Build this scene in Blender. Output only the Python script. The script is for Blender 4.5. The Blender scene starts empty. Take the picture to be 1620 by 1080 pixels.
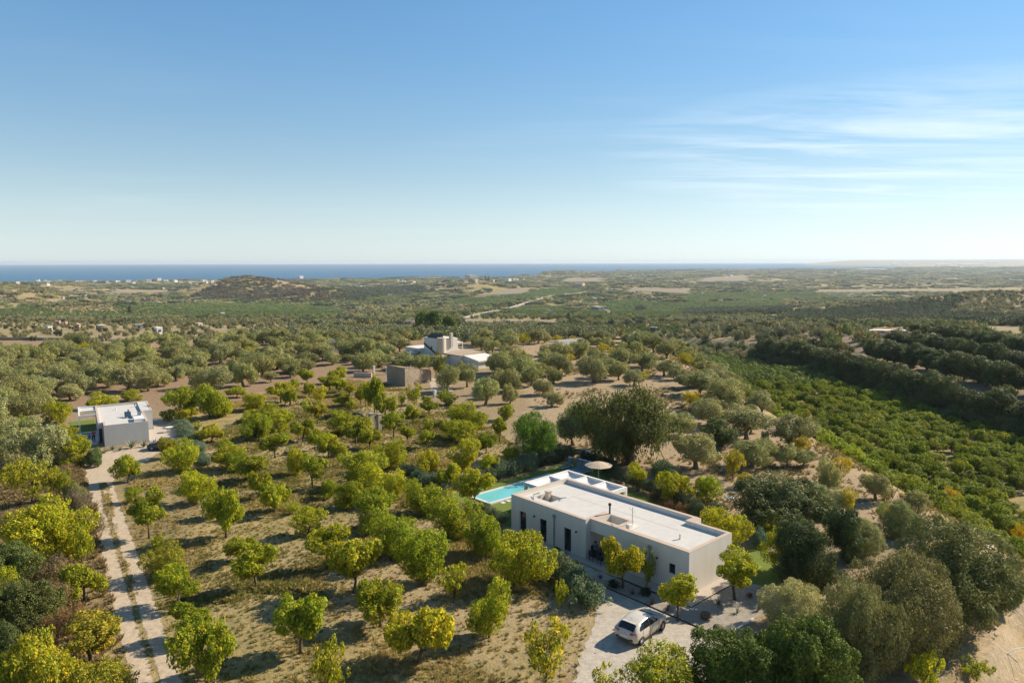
import bpy, math, random
import numpy as np
from mathutils import Vector, Matrix
R = math.radians
SC = bpy.context.scene
COL = SC.collection
random.seed(7)
# ------------------------------------------------------------------ camera
CAM_H, PITCH, ROLL, FPX = 24.5, math.atan(128 / 1150), R(0.12), 1150.0
cd = bpy.data.cameras.new('camera'); cam = bpy.data.objects.new('camera', cd); COL.objects.link(cam)
cd.sensor_width = 36; cd.lens = FPX * 36 / 1620; cd.clip_start = 0.5; cd.clip_end = 60000
_X = Vector((1, 0, 0)); _F = Vector((0, math.cos(PITCH), -math.sin(PITCH))); _U = Vector((0, math.sin(PITCH), math.cos(PITCH)))
_rt = _X * math.cos(ROLL) - _U * math.sin(ROLL); _up = _X * math.sin(ROLL) + _U * math.cos(ROLL)
cam.matrix_world = Matrix(((_rt.x, _up.x, -_F.x, 0), (_rt.y, _up.y, -_F.y, 0), (_rt.z, _up.z, -_F.z, CAM_H), (0, 0, 0, 1)))
SC.camera = cam
# ------------------------------------------------------------------ sky and sun
SUN_EL, SUN_AZ = 33.0, 65.0            # azimuth clockwise from the view direction +Y
W = bpy.data.worlds.new('World'); SC.world = W; W.use_nodes = True
nt = W.node_tree; nt.nodes.clear()
N = lambda t, k: t.nodes.new(k)
sky = N(nt, 'ShaderNodeTexSky'); sky.sky_type = 'NISHITA'; sky.sun_disc = False
sky.sun_elevation = R(SUN_EL); sky.sun_rotation = R(SUN_AZ); sky.altitude = 100
sky.air_density = 1.0; sky.dust_density = 0.05; sky.ozone_density = 2.2
bg = N(nt, 'ShaderNodeBackground'); bg.inputs['Strength'].default_value = 0.124
wo = N(nt, 'ShaderNodeOutputWorld')
# thin cirrus: noise on the sky direction projected to a high flat layer
tc = N(nt, 'ShaderNodeTexCoord'); sx = N(nt, 'ShaderNodeSeparateXYZ'); nt.links.new(tc.outputs['Generated'], sx.inputs[0])
def wmath(op, a, b=None, c=None, clamp=False):
    m = N(nt, 'ShaderNodeMath'); m.operation = op; m.use_clamp = clamp
    for i, v in enumerate((a, b, c)):
        if v is None: continue
        if isinstance(v, (int, float)): m.inputs[i].default_value = v
        else: nt.links.new(v, m.inputs[i])
    return m.outputs[0]
zc = wmath('MAXIMUM', sx.outputs[2], 0.015)
zz = wmath('ADD', zc, 0.05)
cx_ = wmath('DIVIDE', sx.outputs[0], zz); cy_ = wmath('DIVIDE', sx.outputs[1], zz)
cb = N(nt, 'ShaderNodeCombineXYZ'); nt.links.new(cx_, cb.inputs[0]); nt.links.new(cy_, cb.inputs[1])
mp = N(nt, 'ShaderNodeMapping'); mp.inputs['Rotation'].default_value = (0, 0, R(-10)); mp.inputs['Scale'].default_value = (0.55, 1.9, 1)
mp.inputs['Location'].default_value = (0.35, 0.2, 0)
nt.links.new(cb.outputs[0], mp.inputs[0])
n1 = N(nt, 'ShaderNodeTexNoise'); n1.inputs['Scale'].default_value = 1.0; n1.inputs['Detail'].default_value = 8; n1.inputs['Roughness'].default_value = 0.60; n1.inputs['Distortion'].default_value = 0.7
nt.links.new(mp.outputs[0], n1.inputs['Vector'])
n2 = N(nt, 'ShaderNodeTexNoise'); n2.inputs['Scale'].default_value = 0.35; n2.inputs['Detail'].default_value = 2
nt.links.new(cb.outputs[0], n2.inputs['Vector'])
# one bank of cirrus stands to the right of the view; only faint wisps elsewhere
e1 = wmath('POWER', wmath('DIVIDE', wmath('SUBTRACT', sx.outputs[0], .44), .34), 2.0); e2 = wmath('POWER', wmath('DIVIDE', wmath('SUBTRACT', sx.outputs[2], .135), .085), 2.0)
bank = wmath('SUBTRACT', 1.0, wmath('ADD', e1, e2), clamp=True)
wisp = wmath('MULTIPLY_ADD', n2.outputs[0], 1.6, -.78, clamp=True)
cloud = wmath('MULTIPLY', wmath('MULTIPLY_ADD', n1.outputs[0], 3.6, -1.50, clamp=True), wmath('ADD', wmath('MULTIPLY', bank, .46), wmath('MULTIPLY', wisp, .25), clamp=True))
gm_ = N(nt, 'ShaderNodeGamma'); gm_.inputs[1].default_value = 0.74; nt.links.new(sky.outputs[0], gm_.inputs[0])
hs_ = N(nt, 'ShaderNodeHueSaturation'); hs_.inputs['Saturation'].default_value = 1.25; nt.links.new(gm_.outputs[0], hs_.inputs['Color'])
mix = N(nt, 'ShaderNodeMixRGB'); mix.inputs[2].default_value = (6.0, 6.2, 6.3, 1)
bwn = N(nt, 'ShaderNodeRGBToBW'); nt.links.new(hs_.outputs[0], bwn.inputs[0])
tn = N(nt, 'ShaderNodeMixRGB'); tn.blend_type = 'MULTIPLY'; tn.inputs[0].default_value = 1; tn.inputs[2].default_value = (.84, .94, 1.01, 1); nt.links.new(bwn.outputs[0], tn.inputs[1])
wb = N(nt, 'ShaderNodeMixRGB'); wb.blend_type = 'MULTIPLY'; wb.inputs[0].default_value = 1; wb.inputs[2].default_value = (.80, .985, 1.07, 1); nt.links.new(hs_.outputs[0], wb.inputs[1])
sk2 = N(nt, 'ShaderNodeMixRGB'); nt.links.new(wmath('MULTIPLY', wmath('POWER', wmath('SUBTRACT', 1.0, wmath('MULTIPLY', zc, 3.2), clamp=True), 1.6), .80), sk2.inputs[0]); nt.links.new(wb.outputs[0], sk2.inputs[1]); nt.links.new(tn.outputs[0], sk2.inputs[2])
nt.links.new(cloud, mix.inputs[0]); nt.links.new(sk2.outputs[0], mix.inputs[1])
nt.links.new(mix.outputs[0], bg.inputs[0]); nt.links.new(bg.outputs[0], wo.inputs[0])
sd = bpy.data.lights.new('sun', 'SUN'); sd.energy = 5.0; sd.angle = R(0.53); sd.color = (1.0, 0.90, 0.74)
so = bpy.data.objects.new('sun', sd); COL.objects.link(so)
_s = Vector((math.sin(R(SUN_AZ)) * math.cos(R(SUN_EL)), math.cos(R(SUN_AZ)) * math.cos(R(SUN_EL)), math.sin(R(SUN_EL))))
so.rotation_euler = _s.to_track_quat('Z', 'Y').to_euler(); so.location = _s * 200
SC.view_settings.view_transform = 'Standard'; SC.view_settings.look = 'None'
SC.view_settings.exposure = 0.76; SC.view_settings.gamma = 1.0; SC.view_settings.use_curve_mapping = False
SC.render.engine = 'CYCLES'
cy = SC.cycles
cy.max_bounces = 6; cy.diffuse_bounces = 3; cy.glossy_bounces = 2; cy.transmission_bounces = 4; cy.transparent_max_bounces = 6; cy.volume_bounces = 0
cy.use_denoising = True; cy.denoiser = 'OPENIMAGEDENOISE'; cy.sample_clamp_indirect = 6
HAZE_DENSITY = 5.2e-5

# ------------------------------------------------------------------ helpers
def smooth(a, b, x):
    t = np.clip((np.asarray(x, float) - a) / (b - a), 0, 1); return t * t * (3 - 2 * t)
def vnoise(x, y, s=1.0, seed=0):
    """cheap smooth value noise in 0..1, vectorised"""
    x = np.asarray(x, float) / s + seed * 17.31; y = np.asarray(y, float) / s - seed * 9.77
    xi = np.floor(x); yi = np.floor(y); xf = x - xi; yf = y - yi
    h = lambda a, b: np.modf(np.abs(np.sin(a * 127.1 + b * 311.7) * 43758.5453))[0]
    u = xf * xf * (3 - 2 * xf); v = yf * yf * (3 - 2 * yf)
    return (h(xi, yi) * (1 - u) + h(xi + 1, yi) * u) * (1 - v) + (h(xi, yi + 1) * (1 - u) + h(xi + 1, yi + 1) * u) * v
def inpoly(x, y, poly):
    x = np.asarray(x, float); y = np.asarray(y, float); r = np.zeros(x.shape, bool); n = len(poly)
    for i in range(n):
        x0, y0 = poly[i]; x1, y1 = poly[(i + 1) % n]
        if y0 == y1: continue
        c = ((y0 > y) != (y1 > y)) & (x < (x1 - x0) * (y - y0) / (y1 - y0) + x0)
        r ^= c
    return r
def polydist(x, y, pts, closed=True):
    x = np.asarray(x, float); y = np.asarray(y, float); d = np.full(x.shape, 1e9)
    n = len(pts)
    for i in range(n if closed else n - 1):
        x0, y0 = pts[i]; x1, y1 = pts[(i + 1) % n]; dx, dy = x1 - x0, y1 - y0; L = dx * dx + dy * dy + 1e-9
        t = np.clip(((x - x0) * dx + (y - y0) * dy) / L, 0, 1)
        d = np.minimum(d, np.hypot(x - x0 - t * dx, y - y0 - t * dy))
    return d
def ray(px, py):
    cx, cyy = px - 810, py - 540
    d = _rt * cx - _up * cyy + _F * FPX
    return d.normalized()
def flat(px, py, z=0.0):
    d = ray(px, py); t = (z - CAM_H) / d.z; return (d.x * t, d.y * t)
_c, _sn = math.cos(PITCH), math.sin(PITCH)
def proj(x, y, z):
    x = np.asarray(x, float); y = np.asarray(y, float); z = np.asarray(z, float) - CAM_H
    dep = y * _c - z * _sn; upv = y * _sn + z * _c
    dep = np.maximum(dep, 0.1)
    a = x / dep * FPX; b = upv / dep * FPX          # roll ignored (0.12 degrees)
    return 810 + a, 540 - b
# ------------------------------------------------------------------ terrain height
BANK = [flat(*p) for p in ((1582, 950), (1700, 915), (1760, 1060), (1720, 1180), (1440, 1180), (1455, 1100), (1535, 1047), (1578, 1012))]
_hills = [  # x, y, amplitude, sigma x, sigma y
    (-720, 2000, 43, 150, 220), (-440, 1700, 20, 85, 160), (-140, 2300, 27, 150, 230), (-900, 1280, 33, 120, 200),
    (-610, 1000, 11, 95, 130), (640, 900, 27, 170, 150), (1050, 1150, 22, 260, 220), (330, 2600, 12, 260, 300), (-1500, 2100, 26, 300, 260),
    (60, 5600, 26, 500, 900)]
def coast(t):
    return np.interp(t, [-3, -.9, -.7, -.233, .0, .03, .08, .207, .33, .415, .50, .53, .56, 3], [3400, 3400, 3460, 3950, 4350, 4500, 5900, 7150, 7600, 7900, 8000, 8200, 40000, 40000])
def hgt(x, y):
    x = np.asarray(x, float); y = np.asarray(y, float)
    b = np.interp(y, [-200, 215, 260, 320, 400, 620, 860, 1400, 2200, 3400, 5000, 9000, 40000], [0, 0, -3, -7.5, -13, -28, -41, -56, -65, -71, -72, -72, -72])
    # channel with the lemon grove on the right, terraces beyond it
    xr = x - np.clip((236 - y) * .1, 0, 13)
    carve = -10 * smooth(39, 60, x) * (1 - smooth(86, 102, xr) * .6) * (1 - smooth(102, 132, xr))
    b = b + carve * (1 - smooth(330, 600, y)) * smooth(-40, 40, y)
    for hx, hy, a, s1, s2 in _hills:
        b = b + a * np.exp(-((x - hx) / s1) ** 2 - ((y - hy) / s2) ** 2)
    b = b + (vnoise(x, y, 260, 3) - .5) * 8 * smooth(420, 900, y) * (1 - smooth(2600, 4200, y))
    b = b + (vnoise(x, y, 9, 1) - .5) * .5 * smooth(150, 190, y)
    near = (y < 90) & (x > 15)
    if np.any(near):
        dd = np.where(inpoly(x, y, BANK), polydist(x, y, BANK), 0.0)
        b = b - 2.1 * smooth(0, 1.5, dd)
    t = x / np.maximum(y, 1.0)
    yc = coast(t) + (vnoise(t * 4000, t * 0, 160, 5) - .5) * 260
    sea = smooth(-20, 60, y - yc)
    b = b * (1 - sea) + (-75.0) * sea
    far = smooth(.40, .47, t) * smooth(11500, 13500, y)
    b = np.maximum(b, -75 + far * (3 + 90 * smooth(12500, 18500, y) * (.72 + .25 * vnoise(t * 1e4, y, 900, 8) + .1 * smooth(.45, .7, t))))
    return np.minimum(b, 30)
def h1(x, y): return float(hgt(np.array([x]), np.array([y]))[0])
def at(px, py, dz=0.0):
    """the point of the terrain that lies under a pixel of the 1620x1080 photograph"""
    d = ray(px, py); s = np.concatenate([np.arange(30, 400, 1.0), np.geomspace(400, 24000, 900)])
    X, Y, Z = d.x * s, d.y * s, CAM_H + d.z * s
    under = Z < hgt(X, Y)
    i = int(np.argmax(under)) if under.any() else len(s) - 1
    lo, hi = s[max(i - 1, 0)], s[i]
    for _ in range(24):
        m = (lo + hi) / 2
        if CAM_H + d.z * m < h1(d.x * m, d.y * m): hi = m
        else: lo = m
    x, y = d.x * hi, d.y * hi
    return Vector((x, y, h1(x, y) + dz))
def depth(p): return p.y * _c - (p.z - CAM_H) * _sn

# ------------------------------------------------------------------ object helpers
def tag(o, label=None, cat=None, group=None, kind=None):
    for k, v in (('label', label), ('category', cat), ('group', group), ('kind', kind)):
        if v: o[k] = v
    return o
def thing(name, loc, label, cat, group=None, rz=0.0):
    o = bpy.data.objects.new(name, None); COL.objects.link(o); o.empty_display_size = .3
    o.location = loc; o.rotation_euler = (0, 0, rz); return tag(o, label, cat, group)
def mesh_from(name, verts, faces, mats, smooth_=False, fm=None):
    me = bpy.data.meshes.new(name); me.from_pydata([tuple(v) for v in verts], [], [tuple(f) for f in faces])
    for m in mats: me.materials.append(m)
    if fm: me.polygons.foreach_set('material_index', fm)
    if smooth_: me.polygons.foreach_set('use_smooth', [True] * len(me.polygons))
    me.update(); return me
def link(name, me, parent=None, kind=None):
    o = bpy.data.objects.new(name, me); COL.objects.link(o)
    if parent: o.parent = parent
    if kind: o['kind'] = kind
    return o
def fast_mesh(name, verts, quads, mat, cols=None):
    """numpy arrays -> mesh; quads (n,4) or (n,3)"""
    me = bpy.data.meshes.new(name); n = len(quads); k = quads.shape[1]
    me.vertices.add(len(verts)); me.vertices.foreach_set('co', np.ascontiguousarray(verts, np.float32).ravel())
    me.loops.add(n * k); me.loops.foreach_set('vertex_index', np.ascontiguousarray(quads, np.int32).ravel())
    me.polygons.add(n); me.polygons.foreach_set('loop_start', np.arange(0, n * k, k, dtype=np.int32))
    try: me.polygons.foreach_set('loop_total', np.full(n, k, np.int32))
    except Exception: pass
    me.update(calc_edges=True)
    if mat: me.materials.append(mat)
    return me
class MB:
    """collects simple solids, then links them as one mesh object"""
    def __init__(s): s.v = []; s.f = []; s.m = []
    def face(s, pts, mi=0):
        b = len(s.v); s.v += [tuple(p) for p in pts]; s.f.append(tuple(range(b, b + len(pts)))); s.m.append(mi)
    def box(s, x0, x1, y0, y1, z0, z1, mi=0):
        b = len(s.v)
        s.v += [(x0, y0, z0), (x1, y0, z0), (x1, y1, z0), (x0, y1, z0), (x0, y0, z1), (x1, y0, z1), (x1, y1, z1), (x0, y1, z1)]
        for q in ((0, 3, 2, 1), (4, 5, 6, 7), (0, 1, 5, 4), (1, 2, 6, 5), (2, 3, 7, 6), (3, 0, 4, 7)):
            s.f.append(tuple(b + i for i in q)); s.m.append(mi)
        return s
    def prism(s, poly, z0, z1, mi=0):
        n = len(poly); b = len(s.v)
        zb = z0 if hasattr(z0, '__len__') else [z0] * n; zt = z1 if hasattr(z1, '__len__') else [z1] * n
        s.v += [(p[0], p[1], z) for p, z in zip(poly, zb)] + [(p[0], p[1], z) for p, z in zip(poly, zt)]
        s.f.append(tuple(b + i for i in reversed(range(n)))); s.f.append(tuple(b + n + i for i in range(n))); s.m += [mi, mi]
        for i in range(n):
            j = (i + 1) % n; s.f.append((b + i, b + j, b + n + j, b + n + i)); s.m.append(mi)
        return s
    def tube(s, pts, rad, seg=7, mi=0, cap=True):
        pts = [Vector(p) for p in pts]; n = len(pts); rad = rad if hasattr(rad, '__len__') else [rad] * n
        b = len(s.v)
        for i, p in enumerate(pts):
            d = (pts[min(i + 1, n - 1)] - pts[max(i - 1, 0)]).normalized()
            a = d.cross(Vector((0, 0, 1)) if abs(d.z) < .9 else Vector((1, 0, 0))).normalized(); c = d.cross(a)
            for k in range(seg):
                t = 2 * math.pi * k / seg; s.v.append(tuple(p + (a * math.cos(t) + c * math.sin(t)) * rad[i]))
        for i in range(n - 1):
            for k in range(seg):
                k2 = (k + 1) % seg; q = (b + i * seg + k, b + i * seg + k2, b + (i + 1) * seg + k2, b + (i + 1) * seg + k)
                s.f.append(q[::-1]); s.m.append(mi)
        if cap:
            s.f.append(tuple(b + k for k in range(seg))); s.f.append(tuple(b + (n - 1) * seg + k for k in reversed(range(seg)))); s.m += [mi, mi]
        return s
    def lathe(s, prof, c=(0, 0), seg=16, mi=0):
        b = len(s.v); n = len(prof)
        for r, z in prof:
            for k in range(seg):
                t = 2 * math.pi * k / seg; s.v.append((c[0] + r * math.cos(t), c[1] + r * math.sin(t), z))
        for i in range(n - 1):
            for k in range(seg):
                k2 = (k + 1) % seg; s.f.append((b + i * seg + k, b + i * seg + k2, b + (i + 1) * seg + k2, b + (i + 1) * seg + k)); s.m.append(mi)
        return s
    def mesh(s, name, mats, sm=False): return mesh_from(name, s.v, s.f, mats if isinstance(mats, (list, tuple)) else [mats], sm, s.m)
    def build(s, name, mats, parent=None, kind=None, sm=False, bevel=0):
        o = link(name, s.mesh(name, mats, sm), parent, kind)
        if bevel:
            md = o.modifiers.new('bevel', 'BEVEL'); md.width = bevel; md.segments = 2; md.limit_method = 'ANGLE'
        return o

# ------------------------------------------------------------------ materials
MATS = {}
def newmat(name):
    m = bpy.data.materials.new(name); m.use_nodes = True; t = m.node_tree; t.nodes.clear()
    o = N(t, 'ShaderNodeOutputMaterial'); p = N(t, 'ShaderNodeBsdfPrincipled'); t.links.new(p.outputs[0], o.inputs[0]); return m, t, p, o
def nd(t, kind, **kw):
    n = N(t, kind)
    for k, v in kw.items():
        if k in n.inputs: n.inputs[k].default_value = v
        else: setattr(n, k, v)
    return n
def ramp(t, fac, cols, pos=None, interp='LINEAR'):
    r = N(t, 'ShaderNodeValToRGB'); e = r.color_ramp; e.interpolation = interp
    n = len(cols)
    for i, c in enumerate(cols):
        p = pos[i] if pos else i / (n - 1)
        el = e.elements[i] if i < 2 else e.elements.new(p)
        el.position = p; el.color = (*c[:3], 1)
    t.links.new(fac, r.inputs[0]); return r.outputs[0]
def mixc(t, fac, a, b, mode='MIX'):
    m = N(t, 'ShaderNodeMixRGB'); m.blend_type = mode
    for i, v in enumerate((fac, a, b)):
        if isinstance(v, (int, float)): m.inputs[i].default_value = v
        elif isinstance(v, tuple): m.inputs[i].default_value = (*v[:3], 1)
        else: t.links.new(v, m.inputs[i])
    return m.outputs[0]
def mth(t, op, a, b=0.0, c=None, clamp=False):
    m = N(t, 'ShaderNodeMath'); m.operation = op; m.use_clamp = clamp
    for i, v in enumerate((a, b, c)):
        if v is None: continue
        if isinstance(v, (int, float)): m.inputs[i].default_value = v
        else: t.links.new(v, m.inputs[i])
    return m.outputs[0]
def noise(t, scale, detail=4, rough=.55, vec=None, dist=0.0):
    n = nd(t, 'ShaderNodeTexNoise', Scale=scale, Detail=detail, Roughness=rough, Distortion=dist)
    if vec is not None: t.links.new(vec, n.inputs['Vector'])
    return n.outputs[0]
def objvec(t): return N(t, 'ShaderNodeTexCoord').outputs['Object']
def posvec(t): return N(t, 'ShaderNodeNewGeometry').outputs['Position']
def bump(t, p, h, strength=.4, dist=.02):
    b = N(t, 'ShaderNodeBump'); b.inputs['Strength'].default_value = strength; b.inputs['Distance'].default_value = dist
    t.links.new(h, b.inputs['Height']); t.links.new(b.outputs[0], p.inputs['Normal'])
def plain(name, col, rough=.7, metal=0.0, var=.12, scale=6.0, bmp=0.0, spec=.4):
    m, t, p, o = newmat(name); v = posvec(t)
    n = noise(t, scale, 5, .6, v)
    c = mixc(t, n, tuple(x * (1 - var) for x in col), tuple(min(1, x * (1 + var)) for x in col))
    t.links.new(c, p.inputs['Base Color']); p.inputs['Roughness'].default_value = rough; p.inputs['Metallic'].default_value = metal
    p.inputs['Specular IOR Level'].default_value = spec
    if bmp: bump(t, p, noise(t, scale * 6, 4, .6, v), bmp, .02)
    MATS[name] = m; return m
def plaster(name, col, stain):
    """painted render: broad tone changes, faint rain streaks down the wall, fine grain"""
    m, t, p, o = newmat(name); v = posvec(t)
    mp = nd(t, 'ShaderNodeMapping'); mp.inputs['Scale'].default_value = (.9, .9, .16); t.links.new(v, mp.inputs[0])
    st = noise(t, 1.6, 5, .62, mp.outputs[0]); br = noise(t, .35, 4, .6, v)
    c = mixc(t, mth(t, 'MULTIPLY_ADD', st, 1.5, -.58, clamp=True), col, stain)
    c = mixc(t, mth(t, 'MULTIPLY', br, .35), c, tuple(x * .82 for x in col))
    t.links.new(c, p.inputs['Base Color']); p.inputs['Roughness'].default_value = .9; p.inputs['Specular IOR Level'].default_value = .2
    bump(t, p, noise(t, 30, 5, .7, v), .25, .01); MATS[name] = m; return m
def leaf(name, cols, trans=.35, tint=(1.2, 1.12, .40), rough=.62, spec=.14, inst=False, clump=.35, cl_scale=1.1):
    """leaf: colour per leaf, broad clumps of tone, light shining through"""
    m, t, p, o = newmat(name)
    g = N(t, 'ShaderNodeNewGeometry'); oi = N(t, 'ShaderNodeObjectInfo')
    c = ramp(t, g.outputs['Random Per Island'], cols)
    cn = noise(t, cl_scale, 2, .5, objvec(t))
    c = mixc(t, 1.0, c, ramp(t, cn, [(1 - clump,) * 3, (1 + clump * .6, 1 + clump * .5, 1 + clump * .2)], [.35, .65]), 'MULTIPLY')
    if inst:
        a = N(t, 'ShaderNodeAttribute'); a.attribute_type = 'INSTANCER'; a.attribute_name = 'tint'
        c = mixc(t, 1.0, c, a.outputs['Color'], 'MULTIPLY')
    else:
        c = mixc(t, 1.0, c, oi.outputs['Color'], 'MULTIPLY')
    t.links.new(c, p.inputs['Base Color']); p.inputs['Roughness'].default_value = rough; p.inputs['Specular IOR Level'].default_value = spec
    tr = N(t, 'ShaderNodeBsdfTranslucent'); t.links.new(mixc(t, 1.0, c, tint, 'MULTIPLY'), tr.inputs[0])
    ms = N(t, 'ShaderNodeMixShader'); ms.inputs[0].default_value = trans
    t.links.new(p.outputs[0], ms.inputs[1]); t.links.new(tr.outputs[0], ms.inputs[2]); t.links.new(ms.outputs[0], o.inputs[0])
    MATS[name] = m; return m
# ------------------------------------------------------------------ ground
def axis(lo, hi, step, far_lo, far_hi, g=1.05):
    a = list(np.arange(lo, hi + .01, step)); s = step
    while a[-1] < far_hi: s *= g; a.append(a[-1] + s)
    s = step; b = []; v = lo
    while v > far_lo: s *= g; v -= s; b.append(v)
    return np.array(b[::-1] + a)
gx = axis(-110, 140, 1.6, -17000, 19000); gy = axis(20, 300, 1.6, -60, 22000, 1.028)
GX, GY = np.meshgrid(gx, gy); GZ = hgt(GX, GY)
nx, ny = len(gx), len(gy)
idx = np.arange(nx * ny).reshape(ny, nx)
q = np.stack([idx[:-1, :-1], idx[:-1, 1:], idx[1:, 1:], idx[1:, :-1]], -1).reshape(-1, 4)
def earth():
    m, t, p, o = newmat('earth'); v = posvec(t)
    a = N(t, 'ShaderNodeAttribute'); a.attribute_name = 'soil'; b = N(t, 'ShaderNodeAttribute'); b.attribute_name = 'grass'
    nA = noise(t, .16, 5, .62, v); nB = noise(t, 1.1, 6, .7, v); nC = noise(t, 7.0, 4, .7, v); nF = noise(t, .012, 5, .6, v)
    dry = mixc(t, mth(t, 'MULTIPLY_ADD', nA, 2.6, -.8, clamp=True), (.41, .305, .15), (.32, .25, .11))
    green = mixc(t, nC, (.125, .125, .035), (.19, .165, .05))
    gr = mixc(t, mth(t, 'MULTIPLY_ADD', noise(t, .33, 5, .65, v), 3.4, -1.45, clamp=True), dry, green)
    soil = mixc(t, nB, mixc(t, 1.0, a.outputs['Color'], (.78, .76, .72), 'MULTIPLY'), mixc(t, 1.0, a.outputs['Color'], (1.18, 1.18, 1.16), 'MULTIPLY'))
    k = mth(t, 'ADD', mth(t, 'MULTIPLY', nB, .6), mth(t, 'MULTIPLY', nA, .6))
    f = mth(t, 'MULTIPLY_ADD', mth(t, 'SUBTRACT', mth(t, 'MULTIPLY', b.outputs['Fac'], 1.25), k), 4.0, .5, clamp=True)
    c = mixc(t, f, soil, gr)
    c = mixc(t, .5, c, ramp(t, nF, [(.80, .82, .80), (1.14, 1.1, 1.04)], [.35, .65]), 'MULTIPLY')
    # small stones and litter
    vo = nd(t, 'ShaderNodeTexVoronoi', Scale=5.5); t.links.new(v, vo.inputs['Vector'])
    st = mth(t, 'MULTIPLY', mth(t, 'LESS_THAN', vo.outputs['Distance'], .16), mth(t, 'GREATER_THAN', nB, .52))
    c = mixc(t, mth(t, 'MULTIPLY', st, .5), c, (.46, .42, .36))
    t.links.new(c, p.inputs['Base Color']); p.inputs['Roughness'].default_value = .95; p.inputs['Specular IOR Level'].default_value = .1
    c = mixc(t, .75, c, ramp(t, noise(t, 3.3, 6, .75, v), [(.62, .60, .55), (1.2, 1.18, 1.12)], [.34, .66]), 'MULTIPLY'); t.links.new(c, p.inputs['Base Color'])
    hsum = mth(t, 'ADD', mth(t, 'MULTIPLY', nC, .6), nB); bump(t, p, hsum, .75, .18); return m
M_EARTH = earth()
me = fast_mesh('ground', np.stack([GX, GY, GZ], -1).reshape(-1, 3), q, M_EARTH)
me.polygons.foreach_set('use_smooth', np.ones(len(q), bool))
X, Y = GX.ravel(), GY.ravel()
PXg, PYg = proj(X, Y, GZ.ravel())
soil = np.tile(np.array([.30, .235, .15]), (len(X), 1)); grass = np.full(len(X), .5)
def zone(mask, col, g): soil[mask] = col; grass[mask] = g
X0, Y0 = X, Y; X = X0 + (vnoise(X0, Y0, 6, 51) - .5) * 5; Y = Y0 + (vnoise(X0, Y0, 6, 52) - .5) * 5
n70 = vnoise(X, Y, 70, 2); n18 = vnoise(X, Y, 18, 4)
far = Y > 240
soil[far] *= (0.85 + .45 * n70[far])[:, None]; grass[far] = .35 + .4 * vnoise(X[far], Y[far], 180, 6)
ORCH = [flat(*p) for p in ((120, 1120), (150, 800), (170, 715), (260, 665), (420, 622), (560, 600), (640, 615), (760, 660), (830, 720), (800, 800), (860, 900), (930, 1000), (900, 1120))]
zone((X < 40) & (Y < 240), (.30, .225, .14), .35)
zone((X < -18) & (Y > 120) & (Y < 240), (.30, .205, .135), .32)
zone((X > 2) & (X < 44) & (Y > 62) & (Y < 235), (.36, .27, .175), .30)
m_or = inpoly(X, Y, ORCH); zone(m_or, (.37, .285, .175), .48)
grass[m_or] += (n18[m_or] - .5) * .5
zone((X < -27) & (Y < 92), (.24, .18, .11), .5)
zone((X > 42) & (X < 104) & (Y < 330), (.27, .20, .12), .55)
zone((X >= 90) & (X < 130) & (Y < 330), (.27, .20, .135), .3)
zone((X >= 132) & (Y < 330), (.35, .28, .15), .5)
zone(inpoly(X, Y, BANK) & (Y > 36), (.43, .34, .235), .0)
bk_ = inpoly(X, Y, BANK) & (Y > 36) & (polydist(X, Y, BANK) < 1.3); zone(bk_, (.38, .27, .13), .0)
zone((X > 10) & (X < 24) & (Y < 66) & (Y > 30), (.33, .25, .165), .3)
ca = me.attributes.new('soil', 'FLOAT_COLOR', 'POINT'); ca.data.foreach_set('color', np.concatenate([soil, np.ones((len(X), 1))], 1).astype(np.float32).ravel())
ga = me.attributes.new('grass', 'FLOAT', 'POINT'); ga.data.foreach_set('value', grass.astype(np.float32))
link('ground', me, kind='structure')

def sea():
    m, t, p, o = newmat('sea'); v = posvec(t)
    mp = nd(t, 'ShaderNodeMapping'); mp.inputs['Scale'].default_value = (.0006, .004, 1); t.links.new(v, mp.inputs[0])
    n = noise(t, 1.0, 5, .6, mp.outputs[0])
    c = mixc(t, n, (.003, .078, .155), (.006, .11, .20)); t.links.new(c, p.inputs['Base Color'])
    p.inputs['Roughness'].default_value = .45; p.inputs['Specular IOR Level'].default_value = .22
    bump(t, p, noise(t, .05, 4, .6, v), .6, 3.0); return m
me = mesh_from('sea', [(-26000, 2600, -74), (26000, 2600, -74), (26000, 21500, -74), (-26000, 21500, -74)], [(0, 1, 2, 3)], [sea()])
link('sea', me, kind='structure')

# ------------------------------------------------------------------ sheets laid on the ground
def gravelmat(name, c1, c2, scale=9.0, speck=.5):
    m, t, p, o = newmat(name); v = posvec(t)
    a = noise(t, .45, 5, .65, v); b = noise(t, scale, 5, .75, v)
    c = mixc(t, a, c1, c2)
    c = mixc(t, speck, c, ramp(t, b, [(.62, .60, .58), (1.12, 1.1, 1.08)], [.35, .68]), 'MULTIPLY')
    c = mixc(t, .8, c, ramp(t, noise(t, 2.2, 6, .72, v), [(.74, .72, .69), (1.1, 1.1, 1.09)], [.36, .62]), 'MULTIPLY')
    lf = mth(t, 'GREATER_THAN', noise(t, 6.5, 3, .7, v), .665); c = mixc(t, mth(t, 'MULTIPLY', lf, .35), c, (.20, .16, .11))
    vo = nd(t, 'ShaderNodeTexVoronoi', Scale=26.0); t.links.new(v, vo.inputs['Vector'])
    c = mixc(t, .25, c, mixc(t, vo.outputs['Color'], (.72, .7, .68), (1.1, 1.1, 1.1)), 'MULTIPLY')
    t.links.new(c, p.inputs['Base Color']); p.inputs['Roughness'].default_value = .95; p.inputs['Specular IOR Level'].default_value = .12
    bump(t, p, b, .5, .04); MATS[name] = m; return m
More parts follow.
